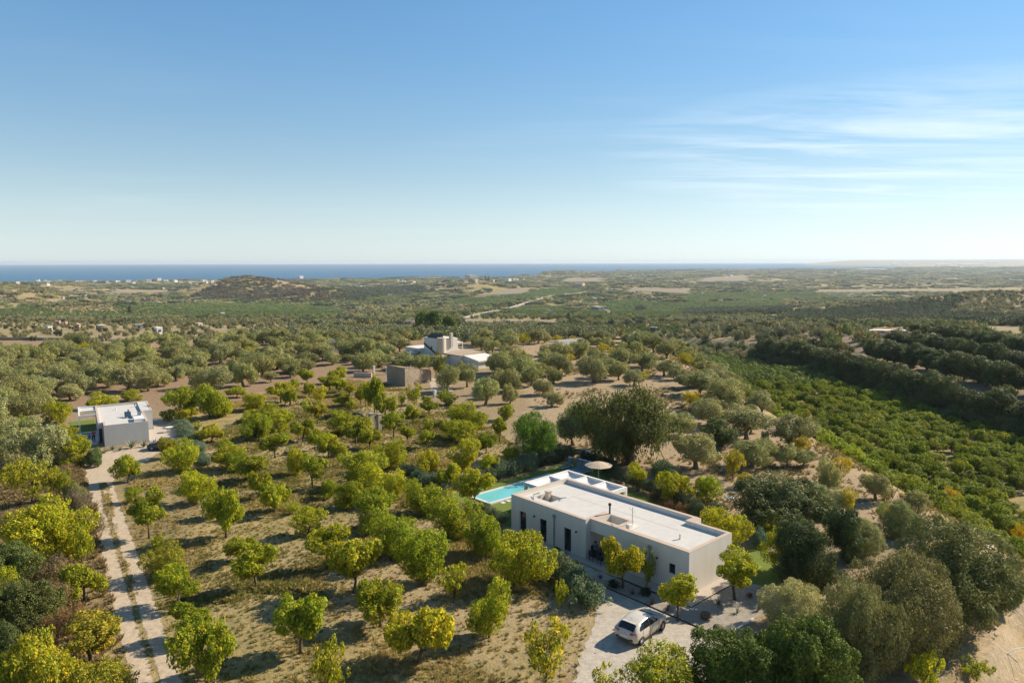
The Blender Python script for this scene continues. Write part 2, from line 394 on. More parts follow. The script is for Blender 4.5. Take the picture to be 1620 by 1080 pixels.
def fading(name, src):
    m = MATS[src].copy(); m.name = name; t = m.node_tree; p = t.nodes['Principled BSDF']; o = [n for n in t.nodes if n.type == 'OUTPUT_MATERIAL'][0]
    e = N(t, 'ShaderNodeAttribute'); e.attribute_name = 'edge'; v = posvec(t)
    k = mth(t, 'ADD', mth(t, 'MULTIPLY', noise(t, 1.3, 5, .7, v), .75), mth(t, 'MULTIPLY', noise(t, 9.0, 3, .7, v), .45))
    a = mth(t, 'MULTIPLY_ADD', mth(t, 'SUBTRACT', mth(t, 'ADD', k, .12), e.outputs['Fac']), 7.0, .5, clamp=True)
    tr = N(t, 'ShaderNodeBsdfTransparent'); ms = N(t, 'ShaderNodeMixShader'); t.links.new(a, ms.inputs[0]); t.links.new(tr.outputs[0], ms.inputs[1]); t.links.new(p.outputs[0], ms.inputs[2]); t.links.new(ms.outputs[0], o.inputs[0]); return m
M_GRAVEL = gravelmat('drive_gravel', (.43, .375, .305), (.50, .445, .37))
M_BED = gravelmat('bed_gravel', (.37, .325, .265), (.31, .275, .225))
M_TRACK = gravelmat('track_stone', (.54, .435, .315), (.43, .34, .24), 4.0, .35)
M_RUT = fading('worn_rut', 'track_stone')
M_LAWN = plain('lawn', (.13, .165, .028), .9, 0, .35, 2.2, .6, .15)
M_FIELD = plain('dry_field', (.25, .20, .135), .95, 0, .14, .06, 0, .1)
M_ROAD = plain('pale_road', (.50, .46, .40), .9, 0, .12, .3, 0, .15)
M_ASPH = plain('asphalt', (.16, .16, .165), .9, 0, .15, .3, 0, .15)
def resample(poly, step, jag, seed=0, closed=True):
    out = []; n = len(poly); rng = random.Random(seed)
    for i in range(n if closed else n - 1):
        a = Vector(poly[i][:2]); b = Vector(poly[(i + 1) % n][:2]); L = (b - a).length; k = max(1, int(L / step))
        nrm = Vector((-(b - a).y, (b - a).x)).normalized() if L > 0 else Vector((0, 0))
        for j in range(k):
            p = a.lerp(b, j / k); out.append(p + nrm * rng.uniform(-jag, jag))
    return out
def sheet(name, poly, mat, dz=.012, step=1.0, jag=.0, kind='structure', seed=1):
    pts = resample(poly, step, jag, seed)
    import bmesh
    bm = bmesh.new(); vs = [bm.verts.new((p.x, p.y, 0)) for p in pts]; bm.faces.new(vs)
    bmesh.ops.triangulate(bm, faces=bm.faces[:])
    xs = np.array([v.co.x for v in bm.verts]); ys = np.array([v.co.y for v in bm.verts]); zs = hgt(xs, ys) + dz
    for v, z in zip(bm.verts, zs): v.co.z = z
    for f in bm.faces:
        if f.normal.z < 0: f.normal_flip()
    me = bpy.data.meshes.new(name); bm.to_mesh(me); bm.free(); me.materials.append(mat)
    return link(name, me, kind=kind)
def quadfield(name, px, mat, dz=.5, nu=24, nv=10):
    c = [at(*p) for p in px]; vs = []; fs = []
    for j in range(nv + 1):
        for i in range(nu + 1):
            u, v = i / nu, j / nv
            p = c[0] * (1 - u) * (1 - v) + c[1] * u * (1 - v) + c[2] * u * v + c[3] * (1 - u) * v
            vs.append((p.x, p.y, 0))
    a = np.array(vs); a[:, 2] = hgt(a[:, 0], a[:, 1]) + dz
    for j in range(nv):
        for i in range(nu): k = j * (nu + 1) + i; fs.append((k, k + 1, k + nu + 2, k + nu + 1))
    return link(name, mesh_from(name, a, fs, [mat]), kind='structure')
def ribbon(name, pts, width, mat, dz=.015, jag=.12, step=.7, seed=3, kind='structure'):
    P = [Vector(p[:2]) for p in pts]; d = []
    for i in range(len(P) - 1):
        k = max(1, int((P[i + 1] - P[i]).length / step))
        for j in range(k):
            # Catmull-Rom through the points
            p0, p1, p2, p3 = P[max(i - 1, 0)], P[i], P[i + 1], P[min(i + 2, len(P) - 1)]; s = j / k
            d.append(.5 * (2 * p1 + (p2 - p0) * s + (2 * p0 - 5 * p1 + 4 * p2 - p3) * s * s + (3 * p1 - p0 - 3 * p2 + p3) * s ** 3))
    d.append(P[-1]); rng = random.Random(seed); vs = []; fs = []
    for i, p in enumerate(d):
        tdir = (d[min(i + 1, len(d) - 1)] - d[max(i - 1, 0)]).normalized(); nr = Vector((-tdir.y, tdir.x))
        for sgn in (1, 0, -1): 
            w = width / 2 * sgn * (1 + (rng.uniform(-jag, jag) * 2 / max(width, .1) if sgn else 0)); vs.append((p.x + nr.x * w, p.y + nr.y * w, 0))
    a = np.array(vs); a[:, 2] = hgt(a[:, 0], a[:, 1]) + dz
    for i in range(len(d) - 1):
        k = i * 3; fs += [(k + 1, k + 4, k + 3, k), (k + 2, k + 5, k + 4, k + 1)]
    me = mesh_from(name, a, [f[::-1] for f in fs], [mat]); ea = me.attributes.new('edge', 'FLOAT', 'POINT'); ea.data.foreach_set('value', np.tile(np.array([1, 0, 1], np.float32), len(d)))
    return link(name, me, kind=kind)
A2 = lambda px, py: tuple(at(px, py)[:2])
# house frame: U runs back along the entrance front, V runs into the house
HA = R(132.3); HU = Vector((math.cos(HA), math.sin(HA))); HV = Vector((math.sin(HA), -math.cos(HA))); HO = Vector((12.90, 50.95))
def hw(u, v): p = HO + HU * u + HV * v; return (p.x, p.y)
DRIVE = [A2(*p) for p in ((900, 1110), (917, 1040), (938, 990), (946, 958), (941, 926), (925, 905), (908, 894))] + [hw(9.2, -1.55), hw(5.6, -1.55), hw(5.6, -3.36), hw(-5.0, -3.46), hw(-8.5, -3.3), hw(-8.8, -11), hw(-5, -17)]
sheet('driveway', DRIVE, M_GRAVEL, .014, .28, .15)
sheet('gravel_bed', [hw(5.6, -1.55), hw(5.6, -3.36), hw(-4.95, -3.42), hw(-4.95, -.4), hw(-5.2, 6.2), hw(-1.1, 6.6), hw(-1.1, -1.4)], M_BED, .022, .8, .02)
M_PAVE = plain('terrace_paving', (.42, .35, .28), .85, 0, .10, 1.4, .2, .2)
MB().prism([hw(18.9, -1.35), hw(-1.12, -1.35), hw(-1.12, 7.2), hw(4, 7.9), hw(18.9, 7.9)], -.3, .05).build('terrace', M_PAVE, kind='structure')
sheet('lawn', [hw(*p) for p in ((30.3, .9), (30.5, 4), (30.4, 20), (25, 20.3), (21.5, 16.9), (12.5, 15.8), (8.2, 13.6), (7.6, 8.6), (18.9, 8), (18.9, -.2), (24.5, .2))], M_LAWN, .012, .7, .2)
sheet('side_lawn', [hw(*p) for p in ((-1.2, 5.2), (-4.6, 5.6), (-5.0, 10.5), (1.5, 12.5), (2.5, 8.2), (-1.0, 7.4))], M_LAWN, .026, .7, .2)
ribbon('track_rut', [A2(*p) for p in ((232, 1110), (222, 1060), (204, 1000), (189, 940), (176, 890), (166, 850), (158, 812), (151, 780), (147, 752))], 1.5, M_RUT, .02, .05, .6, 3)
ribbon('track_rut', [A2(*p) for p in ((280, 1110), (266, 1060), (246, 1000), (226, 940), (210, 890), (197, 850), (184, 812), (174, 780), (167, 752))], 1.5, M_RUT, .02, .05, .6, 4)
sheet('yard', [A2(*p) for p in ((139, 757), (134, 741), (143, 728), (166, 713), (206, 706), (238, 700), (262, 704), (252, 716), (230, 732), (203, 747), (178, 762), (158, 763))], M_TRACK, .026, .8, .3)
ribbon('footpath', [A2(*p) for p in ((262, 722), (316, 717), (346, 713), (402, 704), (470, 696), (520, 688), (560, 683))], 1.2, M_RUT, .02, .1, .8, 5)
ribbon('footpath', [A2(*p) for p in ((330, 708), (372, 699), (398, 693))], 1.1, M_RUT, .02, .1, .8, 6)
ribbon('sandy_track', [A2(*p) for p in ((1545, 853), (1580, 868), (1625, 880))], 2.2, M_TRACK, .03, .3, .8, 7)
sheet('sandy_patch', [A2(*p) for p in ((680, 598), (712, 600), (716, 618), (690, 628), (680, 618))], M_TRACK, .03, 1.0, .3)
# far fields, roads
for nm, px in (('dry_field', ((735, 515), (884, 516), (884, 507), (735, 505))), ('dry_field', ((735, 471), (830, 464), (842, 456), (800, 458))),
               ('dry_field', ((665, 474), (735, 468), (733, 463), (700, 464))), ('dry_field', ((905, 540), (1240, 546), (1240, 542), (905, 536))),
               ('dry_field', ((985, 461), (1090, 465), (1100, 458), (1000, 456))), ('dry_field', ((175, 463), (270, 464), (275, 459), (180, 459))),
               ('dry_field', ((880, 446), (960, 446), (955, 441), (900, 441))), ('dry_field', ((1100, 446), (1190, 444), (1180, 437), (1110, 441))),
               ('dry_field', ((1290, 463), (1620, 463), (1620, 458), (1290, 460))), ('dry_field', ((100, 470), (148, 471), (146, 467), (104, 467)))):
    quadfield(nm, px, M_FIELD, 1.2 if px[0][1] < 500 else .5)
ribbon('road', [A2(*p) for p in ((728, 505), (760, 498), (800, 490), (822, 483), (850, 474), (880, 467), (925, 464))], 7, M_ROAD, 1.0, .5, 8)
ribbon('road', [A2(*p) for p in ((955, 459), (985, 455), (1010, 452))], 9, M_ROAD, 1.2, .5, 10)
ribbon('road', [A2(*p) for p in ((-30, 536), (60, 537), (130, 538), (200, 538))], 4.5, M_ASPH, .4, .1, 6)
ribbon('road', [A2(*p) for p in ((1230, 510), (1300, 511), (1360, 511))], 5, M_ROAD, .8, .3, 8)
# ------------------------------------------------------------------ foliage
def sphere_dirs(rng, n):
    d = rng.normal(size=(n, 3)); return d / np.linalg.norm(d, axis=1)[:, None]
def leaves_on(rng, blobs, n, L, wr, jit=.35, up=.25, droop=0.0):
    """blobs: (x,y,z,rx,ry,rz). Returns verts, quads of rhombic leaves scattered over the blobs' shells"""
    B = np.array(blobs, float); area = (B[:, 3] * B[:, 4] * B[:, 5]) ** (2 / 3); pick = rng.choice(len(B), n, p=area / area.sum())
    d = sphere_dirs(rng, n); rad = 1 - np.abs(rng.normal(0, .20, n)); rad *= 1 + .12 * np.sin(d[:, 0] * 7 + pick) * np.cos(d[:, 1] * 6 + d[:, 2] * 5)
    c = B[pick, :3] + d * B[pick, 3:] * rad[:, None]
    nrm = d + rng.normal(0, jit, (n, 3)); nrm[:, 2] += up; nrm /= np.linalg.norm(nrm, axis=1)[:, None]
    r = sphere_dirs(rng, n); r[:, 2] -= droop
    tt = np.cross(nrm, r); tt /= np.linalg.norm(tt, axis=1)[:, None] + 1e-9
    if droop: tt = np.cross(nrm, tt); tt /= np.linalg.norm(tt, axis=1)[:, None] + 1e-9
    bb = np.cross(nrm, tt)
    l = (L * rng.uniform(.65, 1.3, n))[:, None]; w = l * wr
    v = np.stack([c - tt * l / 2, c + bb * w / 2 + tt * l * .06, c + tt * l / 2, c - bb * w / 2 + tt * l * .06], 1).reshape(-1, 3)
    return v, np.arange(n * 4).reshape(n, 4)
def fit(v, W, H, z0=None):
    """scale foliage so that its 2..98 percentile box is W wide and its top is at H"""
    lo, hi = np.percentile(v, .3, 0), np.percentile(v, 99.7, 0)
    v = v.copy(); v[:, 0] = (v[:, 0] - (lo[0] + hi[0]) / 2) * W / (hi[0] - lo[0]); v[:, 1] = (v[:, 1] - (lo[1] + hi[1]) / 2) * W / (hi[1] - lo[1])
    zb = lo[2] if z0 is None else z0
    v[:, 2] = (v[:, 2] - lo[2]) * (H - zb) / (hi[2] - lo[2]) + zb
    return v
def blobs_ring(rng, n, R0, zc, rz, r0, r1, flat_=.8, extra=0, rex=.3):
    out = []
    for i in range(n):
        d = sphere_dirs(rng, 1)[0]; k = rng.uniform(.45, 1.0)
        r = rng.uniform(r0, r1); out.append((d[0] * R0 * k, d[1] * R0 * k, zc + d[2] * rz * k, r, r, r * flat_))
    for i in range(extra):
        d = sphere_dirs(rng, 1)[0]; d[2] = abs(d[2]) * .9 - .2; r = rng.uniform(.6, 1.2) * rex
        out.append((d[0] * (R0 + r1 * .8), d[1] * (R0 + r1 * .8), zc + d[2] * (rz + r1 * .65), r, r, r))
    return out
def tufted(rng, base, nt_, r0, r1, out=.95):
    """base lobes plus many small leafy tufts standing on their outside"""
    B = np.array(base, float); res = [tuple(b) for b in base]; k = 0
    while k < nt_:
        i = rng.integers(len(B)); d = sphere_dirs(rng, 1)[0]; d[2] = d[2] * .8 + .15; p = B[i, :3] + d * B[i, 3:] * out
        q_ = (((p - B[:, :3]) / B[:, 3:]) ** 2).sum(1); q_[i] = 9
        if q_.min() < .8 and rng.random() < .85: continue
        r_ = rng.uniform(r0, r1); res.append((p[0], p[1], p[2], r_, r_, r_ * .85)); k += 1
    return res
M_BARK = plain('bark', (.115, .085, .06), .95, 0, .35, 6, .8, .1)
M_BARKG = plain('grey_bark', (.20, .165, .13), .95, 0, .3, 5, .8, .1)
M_TWIG = plain('dry_twig', (.40, .35, .29), .9, 0, .2, 8)
L_CIT = leaf('citrus_leaf', [(0.137, 0.209, 0.018), (0.225, 0.295, 0.024), (0.304, 0.354, 0.028), (0.501, 0.461, 0.033), (0.711, 0.553, 0.043)], .42, clump=.28)
L_OLV = leaf('olive_leaf', [(0.174, 0.190, 0.068), (0.274, 0.276, 0.105), (0.376, 0.368, 0.151), (0.491, 0.462, 0.212)], .22, (1.1, 1.1, .7), clump=.25, cl_scale=.6)
L_LEM = leaf('lemon_leaf', [(0.107, 0.172, 0.017), (0.164, 0.247, 0.024), (0.257, 0.306, 0.030), (0.421, 0.393, 0.037)], .38, clump=.25)
L_DRK = leaf('carob_leaf', [(0.072, 0.099, 0.031), (0.109, 0.135, 0.040), (0.153, 0.168, 0.055), (0.213, 0.207, 0.074)], .2, (1.1, 1.1, .6), clump=.25, cl_scale=.5)
L_PEP = leaf('pepper_leaf', [(0.095, 0.113, 0.034), (0.139, 0.153, 0.043), (0.196, 0.204, 0.058)], .32, (1.1, 1.1, .5), clump=.28, cl_scale=.45)
L_BRT = leaf('bright_leaf', [(0.091, 0.182, 0.026), (0.137, 0.255, 0.034), (0.200, 0.328, 0.047)], .4, clump=.25, cl_scale=.6)
L_SHR = leaf('shrub_leaf', [(0.112, 0.143, 0.087), (0.165, 0.195, 0.120), (0.225, 0.247, 0.158)], .22, (1.1, 1.1, .7), clump=.28, cl_scale=1.4)
L_DRY = leaf('dry_leaf', [(0.230, 0.167, 0.086), (0.322, 0.230, 0.115), (0.391, 0.299, 0.161)], .3, (1.1, 1., .6), clump=.25)
L_FAR = leaf('distant_leaf', [(.8, .8, .8), (1.0, 1.0, 1.0), (1.2, 1.2, 1.15)], .2, (1.1, 1.1, .6), inst=True, clump=.18)
PLANTS = {}
def trunk_mesh(rng, base_r, zfork, tops, mat, lean=.15, name='trunk'):
    mb = MB(); f = Vector((rng.uniform(-lean, lean), rng.uniform(-lean, lean), zfork))
    mb.tube([(0, 0, -.15), (f.x * .35, f.y * .35, zfork * .45), f], [base_r * 1.35, base_r, base_r * .85], 7)
    for tp in tops:
        tp = Vector(tp); m = f.lerp(tp, .5) + Vector((rng.uniform(-.12, .12), rng.uniform(-.12, .12), .05)) * zfork
        mb.tube([f, m, tp], [base_r * .6, base_r * .42, base_r * .15], 5)
    return mb.mesh(name, mat, True)
def plant(kind, crown_v, crown_q, mat, trunk=None, W=1, H=1, part='crown'):
    PLANTS.setdefault(kind, []).append((fast_mesh(part, crown_v, crown_q, mat), trunk, W, H, part))
def make_plants():
    rng = np.random.default_rng(11)
    for i in range(14):     # citrus standards: clear stem, round lumpy head
        b = tufted(rng, blobs_ring(rng, 7, 1.0, 0, .55, .34, .62, .8), 85, .10, .24, 1.0)
        v, qd = leaves_on(rng, b, 8000, .11, .56, .6, .5); v = fit(v, 3.4, 3.0, .95 if i % 3 else .7)
        tops = [(rng.uniform(-.8, .8), rng.uniform(-.8, .8), rng.uniform(1.5, 2.1)) for _ in range(4)]
        plant('citrus', v, qd, L_CIT, trunk_mesh(rng, .10, rng.uniform(.65, .95), tops, M_BARK, .18), 3.4, 3.0)
    for i in range(7):      # citrus bushy to the ground
        b = tufted(rng, blobs_ring(rng, 11, 1.05, 0, .8, .36, .64, .85), 130, .08, .20, 1.0)
        v, qd = leaves_on(rng, b, 12500, .085, .56, .6, .5); v = fit(v, 4.6, 4.0, .15)
        tops = [(rng.uniform(-.8, .8), rng.uniform(-.8, .8), rng.uniform(1.2, 1.9)) for _ in range(4)]
        plant('citrus_bushy', v, qd, L_CIT, trunk_mesh(rng, .12, .5, tops, M_BARK), 4.6, 4.0)
    for i in range(3):      # thin young citrus, sky through it
        b = blobs_ring(rng, 8, 1.0, 0, .8, .3, .55, .9, 12, .22)
        v, qd = leaves_on(rng, b, 1900, .15, .58); v = fit(v, 3.0, 3.0, .3)
        tops = [(rng.uniform(-.9, .9), rng.uniform(-.9, .9), rng.uniform(1.2, 2.5)) for _ in range(7)]
        plant('citrus_thin', v, qd, L_CIT, trunk_mesh(rng, .07, .5, tops, M_BARK), 3.0, 3.0)
    for i in range(7):      # olives
        b = tufted(rng, blobs_ring(rng, 9 + i % 4, 1.9, 0, .95, .6, 1.15, .8), 110, .18, .42, 1.0)
        v, qd = leaves_on(rng, b, 14000, .19, .32, .6, .5); v = fit(v, 6.0, 4.6, 1.0 if i % 2 else .55)
        tops = [(rng.uniform(-1.7, 1.7), rng.uniform(-1.7, 1.7), rng.uniform(2.3, 3.2)) for _ in range(5)]
        plant('olive', v, qd, L_OLV, trunk_mesh(rng, .30, rng.uniform(.8, 1.3), tops, M_BARKG, .35), 6.0, 4.6)
    for i in range(3):      # sparse almond
        b = blobs_ring(rng, 10, 1.3, 0, .9, .4, .75, .9, 14, .3)
        v, qd = leaves_on(rng, b, 3600, .17, .4, .6); v = fit(v, 4.0, 3.8, .9)
        tops = [(rng.uniform(-1.3, 1.3), rng.uniform(-1.3, 1.3), rng.uniform(2.0, 3.3)) for _ in range(7)]
        plant('almond', v, qd, L_CIT, trunk_mesh(rng, .11, .9, tops, M_BARK, .25), 4.0, 3.8)
    for i in range(5):      # low lemon bushes of the valley
        b = tufted(rng, blobs_ring(rng, 6, 1.1, 0, .25, .5, .85, .7), 55, .15, .3)
        v, qd = leaves_on(rng, b, 5200, .14, .56, .5, .6); v = fit(v, 4.0, 2.3, .3)
        plant('lemon', v, qd, L_LEM, trunk_mesh(rng, .09, .5, [(.5, .3, 1.2), (-.5, .2, 1.2), (0, -.6, 1.1)], M_BARK), 4.0, 2.3)
    for i in range(5):      # dense dark trees of the terraces
        b = tufted(rng, blobs_ring(rng, 9, 1.3, 0, 1.5, .8, 1.25, .9), 80, .25, .5)
        v, qd = leaves_on(rng, b, 11000, .2, .5, .6, .5); v = fit(v, 5.0, 6.4, .5)
        plant('carob', v, qd, L_DRK, trunk_mesh(rng, .2, 1.0, [(.8, .3, 3), (-.8, .5, 3), (0, -.9, 3.2)], M_BARKG), 5.0, 6.4)
    for i in range(3):      # dense big shrubs
        b = tufted(rng, blobs_ring(rng, 14, 1.25, 0, .8, .4, .8, .9), 190, .09, .20)
        v, qd = leaves_on(rng, b, 40000, .072, .5, .55, .4); v = fit(v, 6.5, 4.4, .05)
        plant('shrub_dense', v, qd, L_DRK, None, 6.5, 4.4, 'foliage')
    for i in range(3):      # feathery wild olive shrubs
        b = tufted(rng, blobs_ring(rng, 15, 1.35, 0, .95, .5, .95, .95), 240, .10, .24)
        v, qd = leaves_on(rng, b, 56000, .078, .34, .65, .4); v = fit(v, 8.5, 6.4, .05)
        plant('shrub_olive', v, qd, L_OLV, None, 8.5, 6.4, 'foliage')
    for i in range(4):      # lavender / rosemary mounds
        b = blobs_ring(rng, 12, .55, 0, .25, .28, .42, .9, 10, .14)
        v, qd = leaves_on(rng, b, 3600, .10, .3, .6, .4); v = fit(v, 1.6, 1.1, .02)
        plant('mound', v, qd, L_SHR, None, 1.6, 1.1, 'foliage')
    for i in range(3):      # brown dry brush
        b = blobs_ring(rng, 14, .8, 0, .4, .3, .5, .9, 14, .2)
        v, qd = leaves_on(rng, b, 4200, .18, .12, .8, .6); v = fit(v, 2.4, 1.3, .02)
        plant('brush', v, qd, L_DRY, None, 2.4, 1.3, 'foliage')
    # pepper trees: hanging strands
    for k, (n, W, H, mat) in enumerate(((330, 9.8, 8.9, L_PEP), (260, 5.6, 5.0, L_BRT), (180, 5.4, 7.0, L_PEP))):
        vs = []; b = tufted(rng, blobs_ring(rng, 15, 2.9, 0, 2.0, .7, 1.45, .85), 150, .25, .6, 1.0)
        v1, _ = leaves_on(rng, b, 19000, .18, .32, .7, .5); v1 = v1.reshape(-1, 4, 3)
        tips = v1[rng.choice(len(v1), n)][:, 0]; acc = [v1]
        for tp in tips:
            L = rng.uniform(.4, 1.4); m = int(L * 30); s = rng.uniform(0, 1, m); c = tp + np.stack([np.sin(s * 2) * tp[0] * .06, np.sin(s * 2) * tp[1] * .06, -s * L], 1) + rng.normal(0, .2, (m, 3))
            t = np.array([0, 0, -1.0]) + rng.normal(0, .35, (m, 3)); nn = sphere_dirs(rng, m); bb = np.cross(t, nn); bb /= np.linalg.norm(bb, axis=1)[:, None]
            acc.append(np.stack([c - t * .15, c + bb * .04, c + t * .15, c - bb * .04], 1))
        v = np.concatenate(acc).reshape(-1, 3); v = fit(v, W, H, .6 if k != 1 else .3)
        tops = [(rng.uniform(-.3, .3) * W, rng.uniform(-.3, .3) * W, H * rng.uniform(.5, .7)) for _ in range(6)]
        plant(('pepper', 'pepper_bright', 'pepper_tall')[k], v, np.arange(len(v)).reshape(-1, 4), mat, trunk_mesh(rng, .05 * W, H * .28, tops, M_BARKG, .5), W, H)
    # umbrella pines and cypress far off
    for i in range(2):
        b = blobs_ring(rng, 16, 2.2, 0, 1.4, 1.0, 1.5, .8, 10, .5)
        v, qd = leaves_on(rng, b, 3600, .5, .5, .5, .3); v = fit(v, 8, 9, 1.5)
        plant('pine', v, qd, L_DRK, trunk_mesh(rng, .3, 3, [(1.5, 1, 5), (-1.5, 0, 5.5), (0, -1, 5)], M_BARK), 8, 9)
    b = [(0, 0, z, .6 * (1 - z / 14), .6 * (1 - z / 14), 1.2) for z in np.linspace(1, 10.5, 9)]
    v, qd = leaves_on(rng, b, 900, .4, .5); v = fit(v, 2.2, 11, .3); plant('cypress', v, qd, L_DRK, None, 2.2, 11, 'foliage')
make_plants()
KIND_NAME = dict(citrus='citrus_tree', citrus_bushy='citrus_tree', citrus_thin='citrus_tree', olive='olive_tree', almond='almond_tree', lemon='lemon_tree', carob='carob_tree',
                 shrub_dense='shrub', shrub_olive='wild_olive_bush', mound='shrub', brush='dry_bush', pepper='pepper_tree', pepper_bright='pepper_tree', pepper_tall='pepper_tree', pine='pine_tree', cypress='cypress_tree')
REG = []          # every plant placed: (object, kind, position, width, height, tint word)
_prng = random.Random(5)
def put(kind, loc, w, h, tint=(1, 1, 1), label=None, group=None, cat=None, var=None, word='', parts=True, name=None):
    lst = PLANTS[kind]; cm, tm, W0, H0, part = lst[_prng.randrange(len(lst)) if var is None else var % len(lst)]
    sxy = w / W0; sz = h / H0
    cat = cat or ('tree' if 'tree' in KIND_NAME[kind] else 'bush')
    if parts:
        root = thing(name or KIND_NAME[kind], loc, label, cat, group, _prng.uniform(0, 6.28))
        root.scale = (sxy * _prng.uniform(.92, 1.08), sxy * _prng.uniform(.92, 1.08), sz)
        if tm: link('trunk', tm, root)
        c = link(part, cm, root)
    else:
        root = link(name or KIND_NAME[kind], cm); root.location = loc; root.rotation_euler = (0, 0, _prng.uniform(0, 6.28)); root.scale = (sxy, sxy, sz); tag(root, label, cat, group); c = root
    j = _prng.uniform(.86, 1.12); c.color = (tint[0] * j * _prng.uniform(.95, 1.05), tint[1] * j, tint[2] * j, 1)
    REG.append((root, kind, loc, w, h, word)); return root
def putpx(kind, bx, by, xl, xr, ty, tint=(1, 1, 1), **kw):
    p = at(bx, by); d = depth(p); w = (xr - xl) * d / FPX
    rt_ = ray((xl + xr) / 2, ty); hd = math.hypot(p.x, p.y); z = CAM_H + rt_.z / math.hypot(rt_.x, rt_.y) * hd
    h = max(.3, z - p.z)
    return put(kind, p, w * (.95 if kind.startswith('citrus') else 1), h, tint, **kw)
TINT = dict(g=(.93, .96, .95), y=(1.2, 1.1, .95), d=(.74, .84, .85), l=(1.12, 1.1, .95), o=(1.05, .92, 1.3), b=(.85, 1.0, 1.0))
# ------------------------------------------------------------------ the villa
M_WALL = plaster('villa_plaster', (.66, .60, .515), (.53, .485, .415))
M_ROOF = plaster('roof_screed', (.54, .505, .455), (.43, .39, .34))
M_CAP = plain('parapet_cap', (.46, .35, .265), .9, 0, .12, 1.2, .1, .2)
M_DARK = plain('dark_frame', (.022, .024, .028), .45)
M_STEEL = plain('zinc', (.30, .33, .34), .45, .6)
M_BLACK = plain('black_metal', (.015, .015, .016), .5)
M_WHITE = plain('white_paint', (.62, .60, .56), .7, 0, .05)
M_CREAM = plain('cream_render', (.50, .41, .31), .9, 0, .10, .6, .1, .2)
M_CLOTH = plain('sail_cloth', (.66, .63, .57), .9, 0, .04)
M_CANVAS = plain('parasol_canvas', (.44, .33, .235), .9, 0, .1)
M_MESHF = plain('blue_grey_mesh', (.10, .145, .165), .8)
M_STONE = plain('white_stone', (.55, .53, .49), .8, 0, .1, 2)
def glass(name, col):
    m, t, p, o = newmat(name); p.inputs['Base Color'].default_value = (*col, 1); p.inputs['Roughness'].default_value = .08; p.inputs['Specular IOR Level'].default_value = .6; MATS[name] = m; return m
M_GLASS = glass('window_glass', (.02, .022, .026))
RZ = R(-47.7)
def LX(u0, u1): return (-max(u0, u1), -min(u0, u1))
villa = thing('villa', (HO.x, HO.y, 0), 'long single storey white plastered villa with flat pale roof beside the pool', 'house', rz=RZ)
w = MB()
def ub(mb, u0, u1, v0, v1, z0, z1, mi=0): x0, x1 = LX(u0, u1); mb.box(x0, x1, v0, v1, z0, z1, mi)
RT, PT = 2.95, 3.30
# wing with the three tall windows: body behind a front skin with openings
ub(w, 9.6, 15.4, -.33, 6.8, 0, RT); ub(w, 17.5, 18.7, -.33, 6.8, 0, RT)
ub(w, 15.4, 17.5, -.33, 1.2, 0, RT); ub(w, 15.4, 17.5, 2.8, 6.8, 0, RT); ub(w, 15.4, 17.5, 1.2, 2.8, 0, 2.45)
for a, b in ((9.6, 11.25), (12.06, 14.16), (14.99, 16.74), (17.57, 18.7)): ub(w, a, b, -.55, -.33, 0, 2.06)
ub(w, 9.6, 18.7, -.55, -.33, 2.06, RT)
# entrance recess with an open light well above it
ub(w, 4.05, 9.6, 2.16, 6.8, 0, RT); ub(w, 6.2, 6.74, .2, 2.16, 0, RT)
ub(w, 6.74, 9.6, 0, .55, 2.28, PT); ub(w, 6.74, 7.1, .55, 2.16, 2.28, PT); ub(w, 9.02, 9.6, .55, 2.16, 2.28, PT)
ub(w, 7.1, 9.02, 1.95, 2.16, 2.28, PT); ub(w, 6.2, 6.74, 0, .2, 0, PT); ub(w, 6.2, 6.74, .2, 2.16, RT, RT + .12)
# right part: front skin with the small window, drainage slot behind the parapet
for a, b, z0, z1 in ((0, 1.2, 0, 2.02), (1.75, 6.2, 0, 2.02), (1.2, 1.75, 0, 1.25), (0, 6.2, 2.02, PT)): ub(w, a, b, 0, .2, z0, z1)
ub(w, .32, 6.2, .2, .46, 0, PT); ub(w, .32, 6.2, .46, 1.14, 0, 2.62); ub(w, .32, 4.05, 1.14, 5.77, 0, RT); ub(w, 4.05, 6.2, 1.14, 2.16, 0, RT)
ub(w, 0, .32, .2, 5.77, 0, PT)
# parapets
ub(w, .32, 3.45, 5.43, 5.77, RT, PT); ub(w, 3.45, 4.05, 5.43, 6.8, RT, PT); ub(w, 3.45, 4.05, 5.77, 6.8, 0, RT)
ub(w, 4.05, 18.35, 6.45, 6.8, RT, PT); ub(w, 18.35, 18.7, -.2, 6.8, RT, PT); ub(w, 9.6, 18.7, -.55, -.2, RT, PT)
ub(w, 9.6, 9.95, -.2, 2.16, RT, PT)
w.build('wall', M_WALL, villa)
c = MB()
for a in ((.0, 6.74, 0, .46), (0, .32, .46, 5.77), (.32, 3.45, 5.43, 5.77), (3.45, 4.05, 5.43, 6.8), (4.05, 18.35, 6.45, 6.8), (18.35, 18.7, -.2, 6.8), (9.95, 18.7, -.55, -.2),
          (6.74, 9.6, 0, .55), (6.74, 7.1, .55, 2.16), (9.02, 9.95, .55, 2.16), (7.1, 9.02, 1.95, 2.16), (9.6, 9.95, -.55, .55)):
    ub(c, *a, PT, PT + .03)
c.build('parapet_cap', M_CAP, villa)
r = MB()
for a in ((.32, 3.45, 1.14, 5.43), (3.45, 6.2, 1.14, 5.43), (4.05, 9.95, 5.43, 6.45), (6.2, 9.95, 2.16, 5.43), (9.95, 15.4, -.2, 6.45), (15.4, 17.5, -.2, 1.2), (15.4, 17.5, 2.8, 6.45), (17.5, 18.35, -.2, 6.45)):
    ub(r, *a, RT, RT + .025)
r.build('roof', M_ROOF, villa)
j = MB()
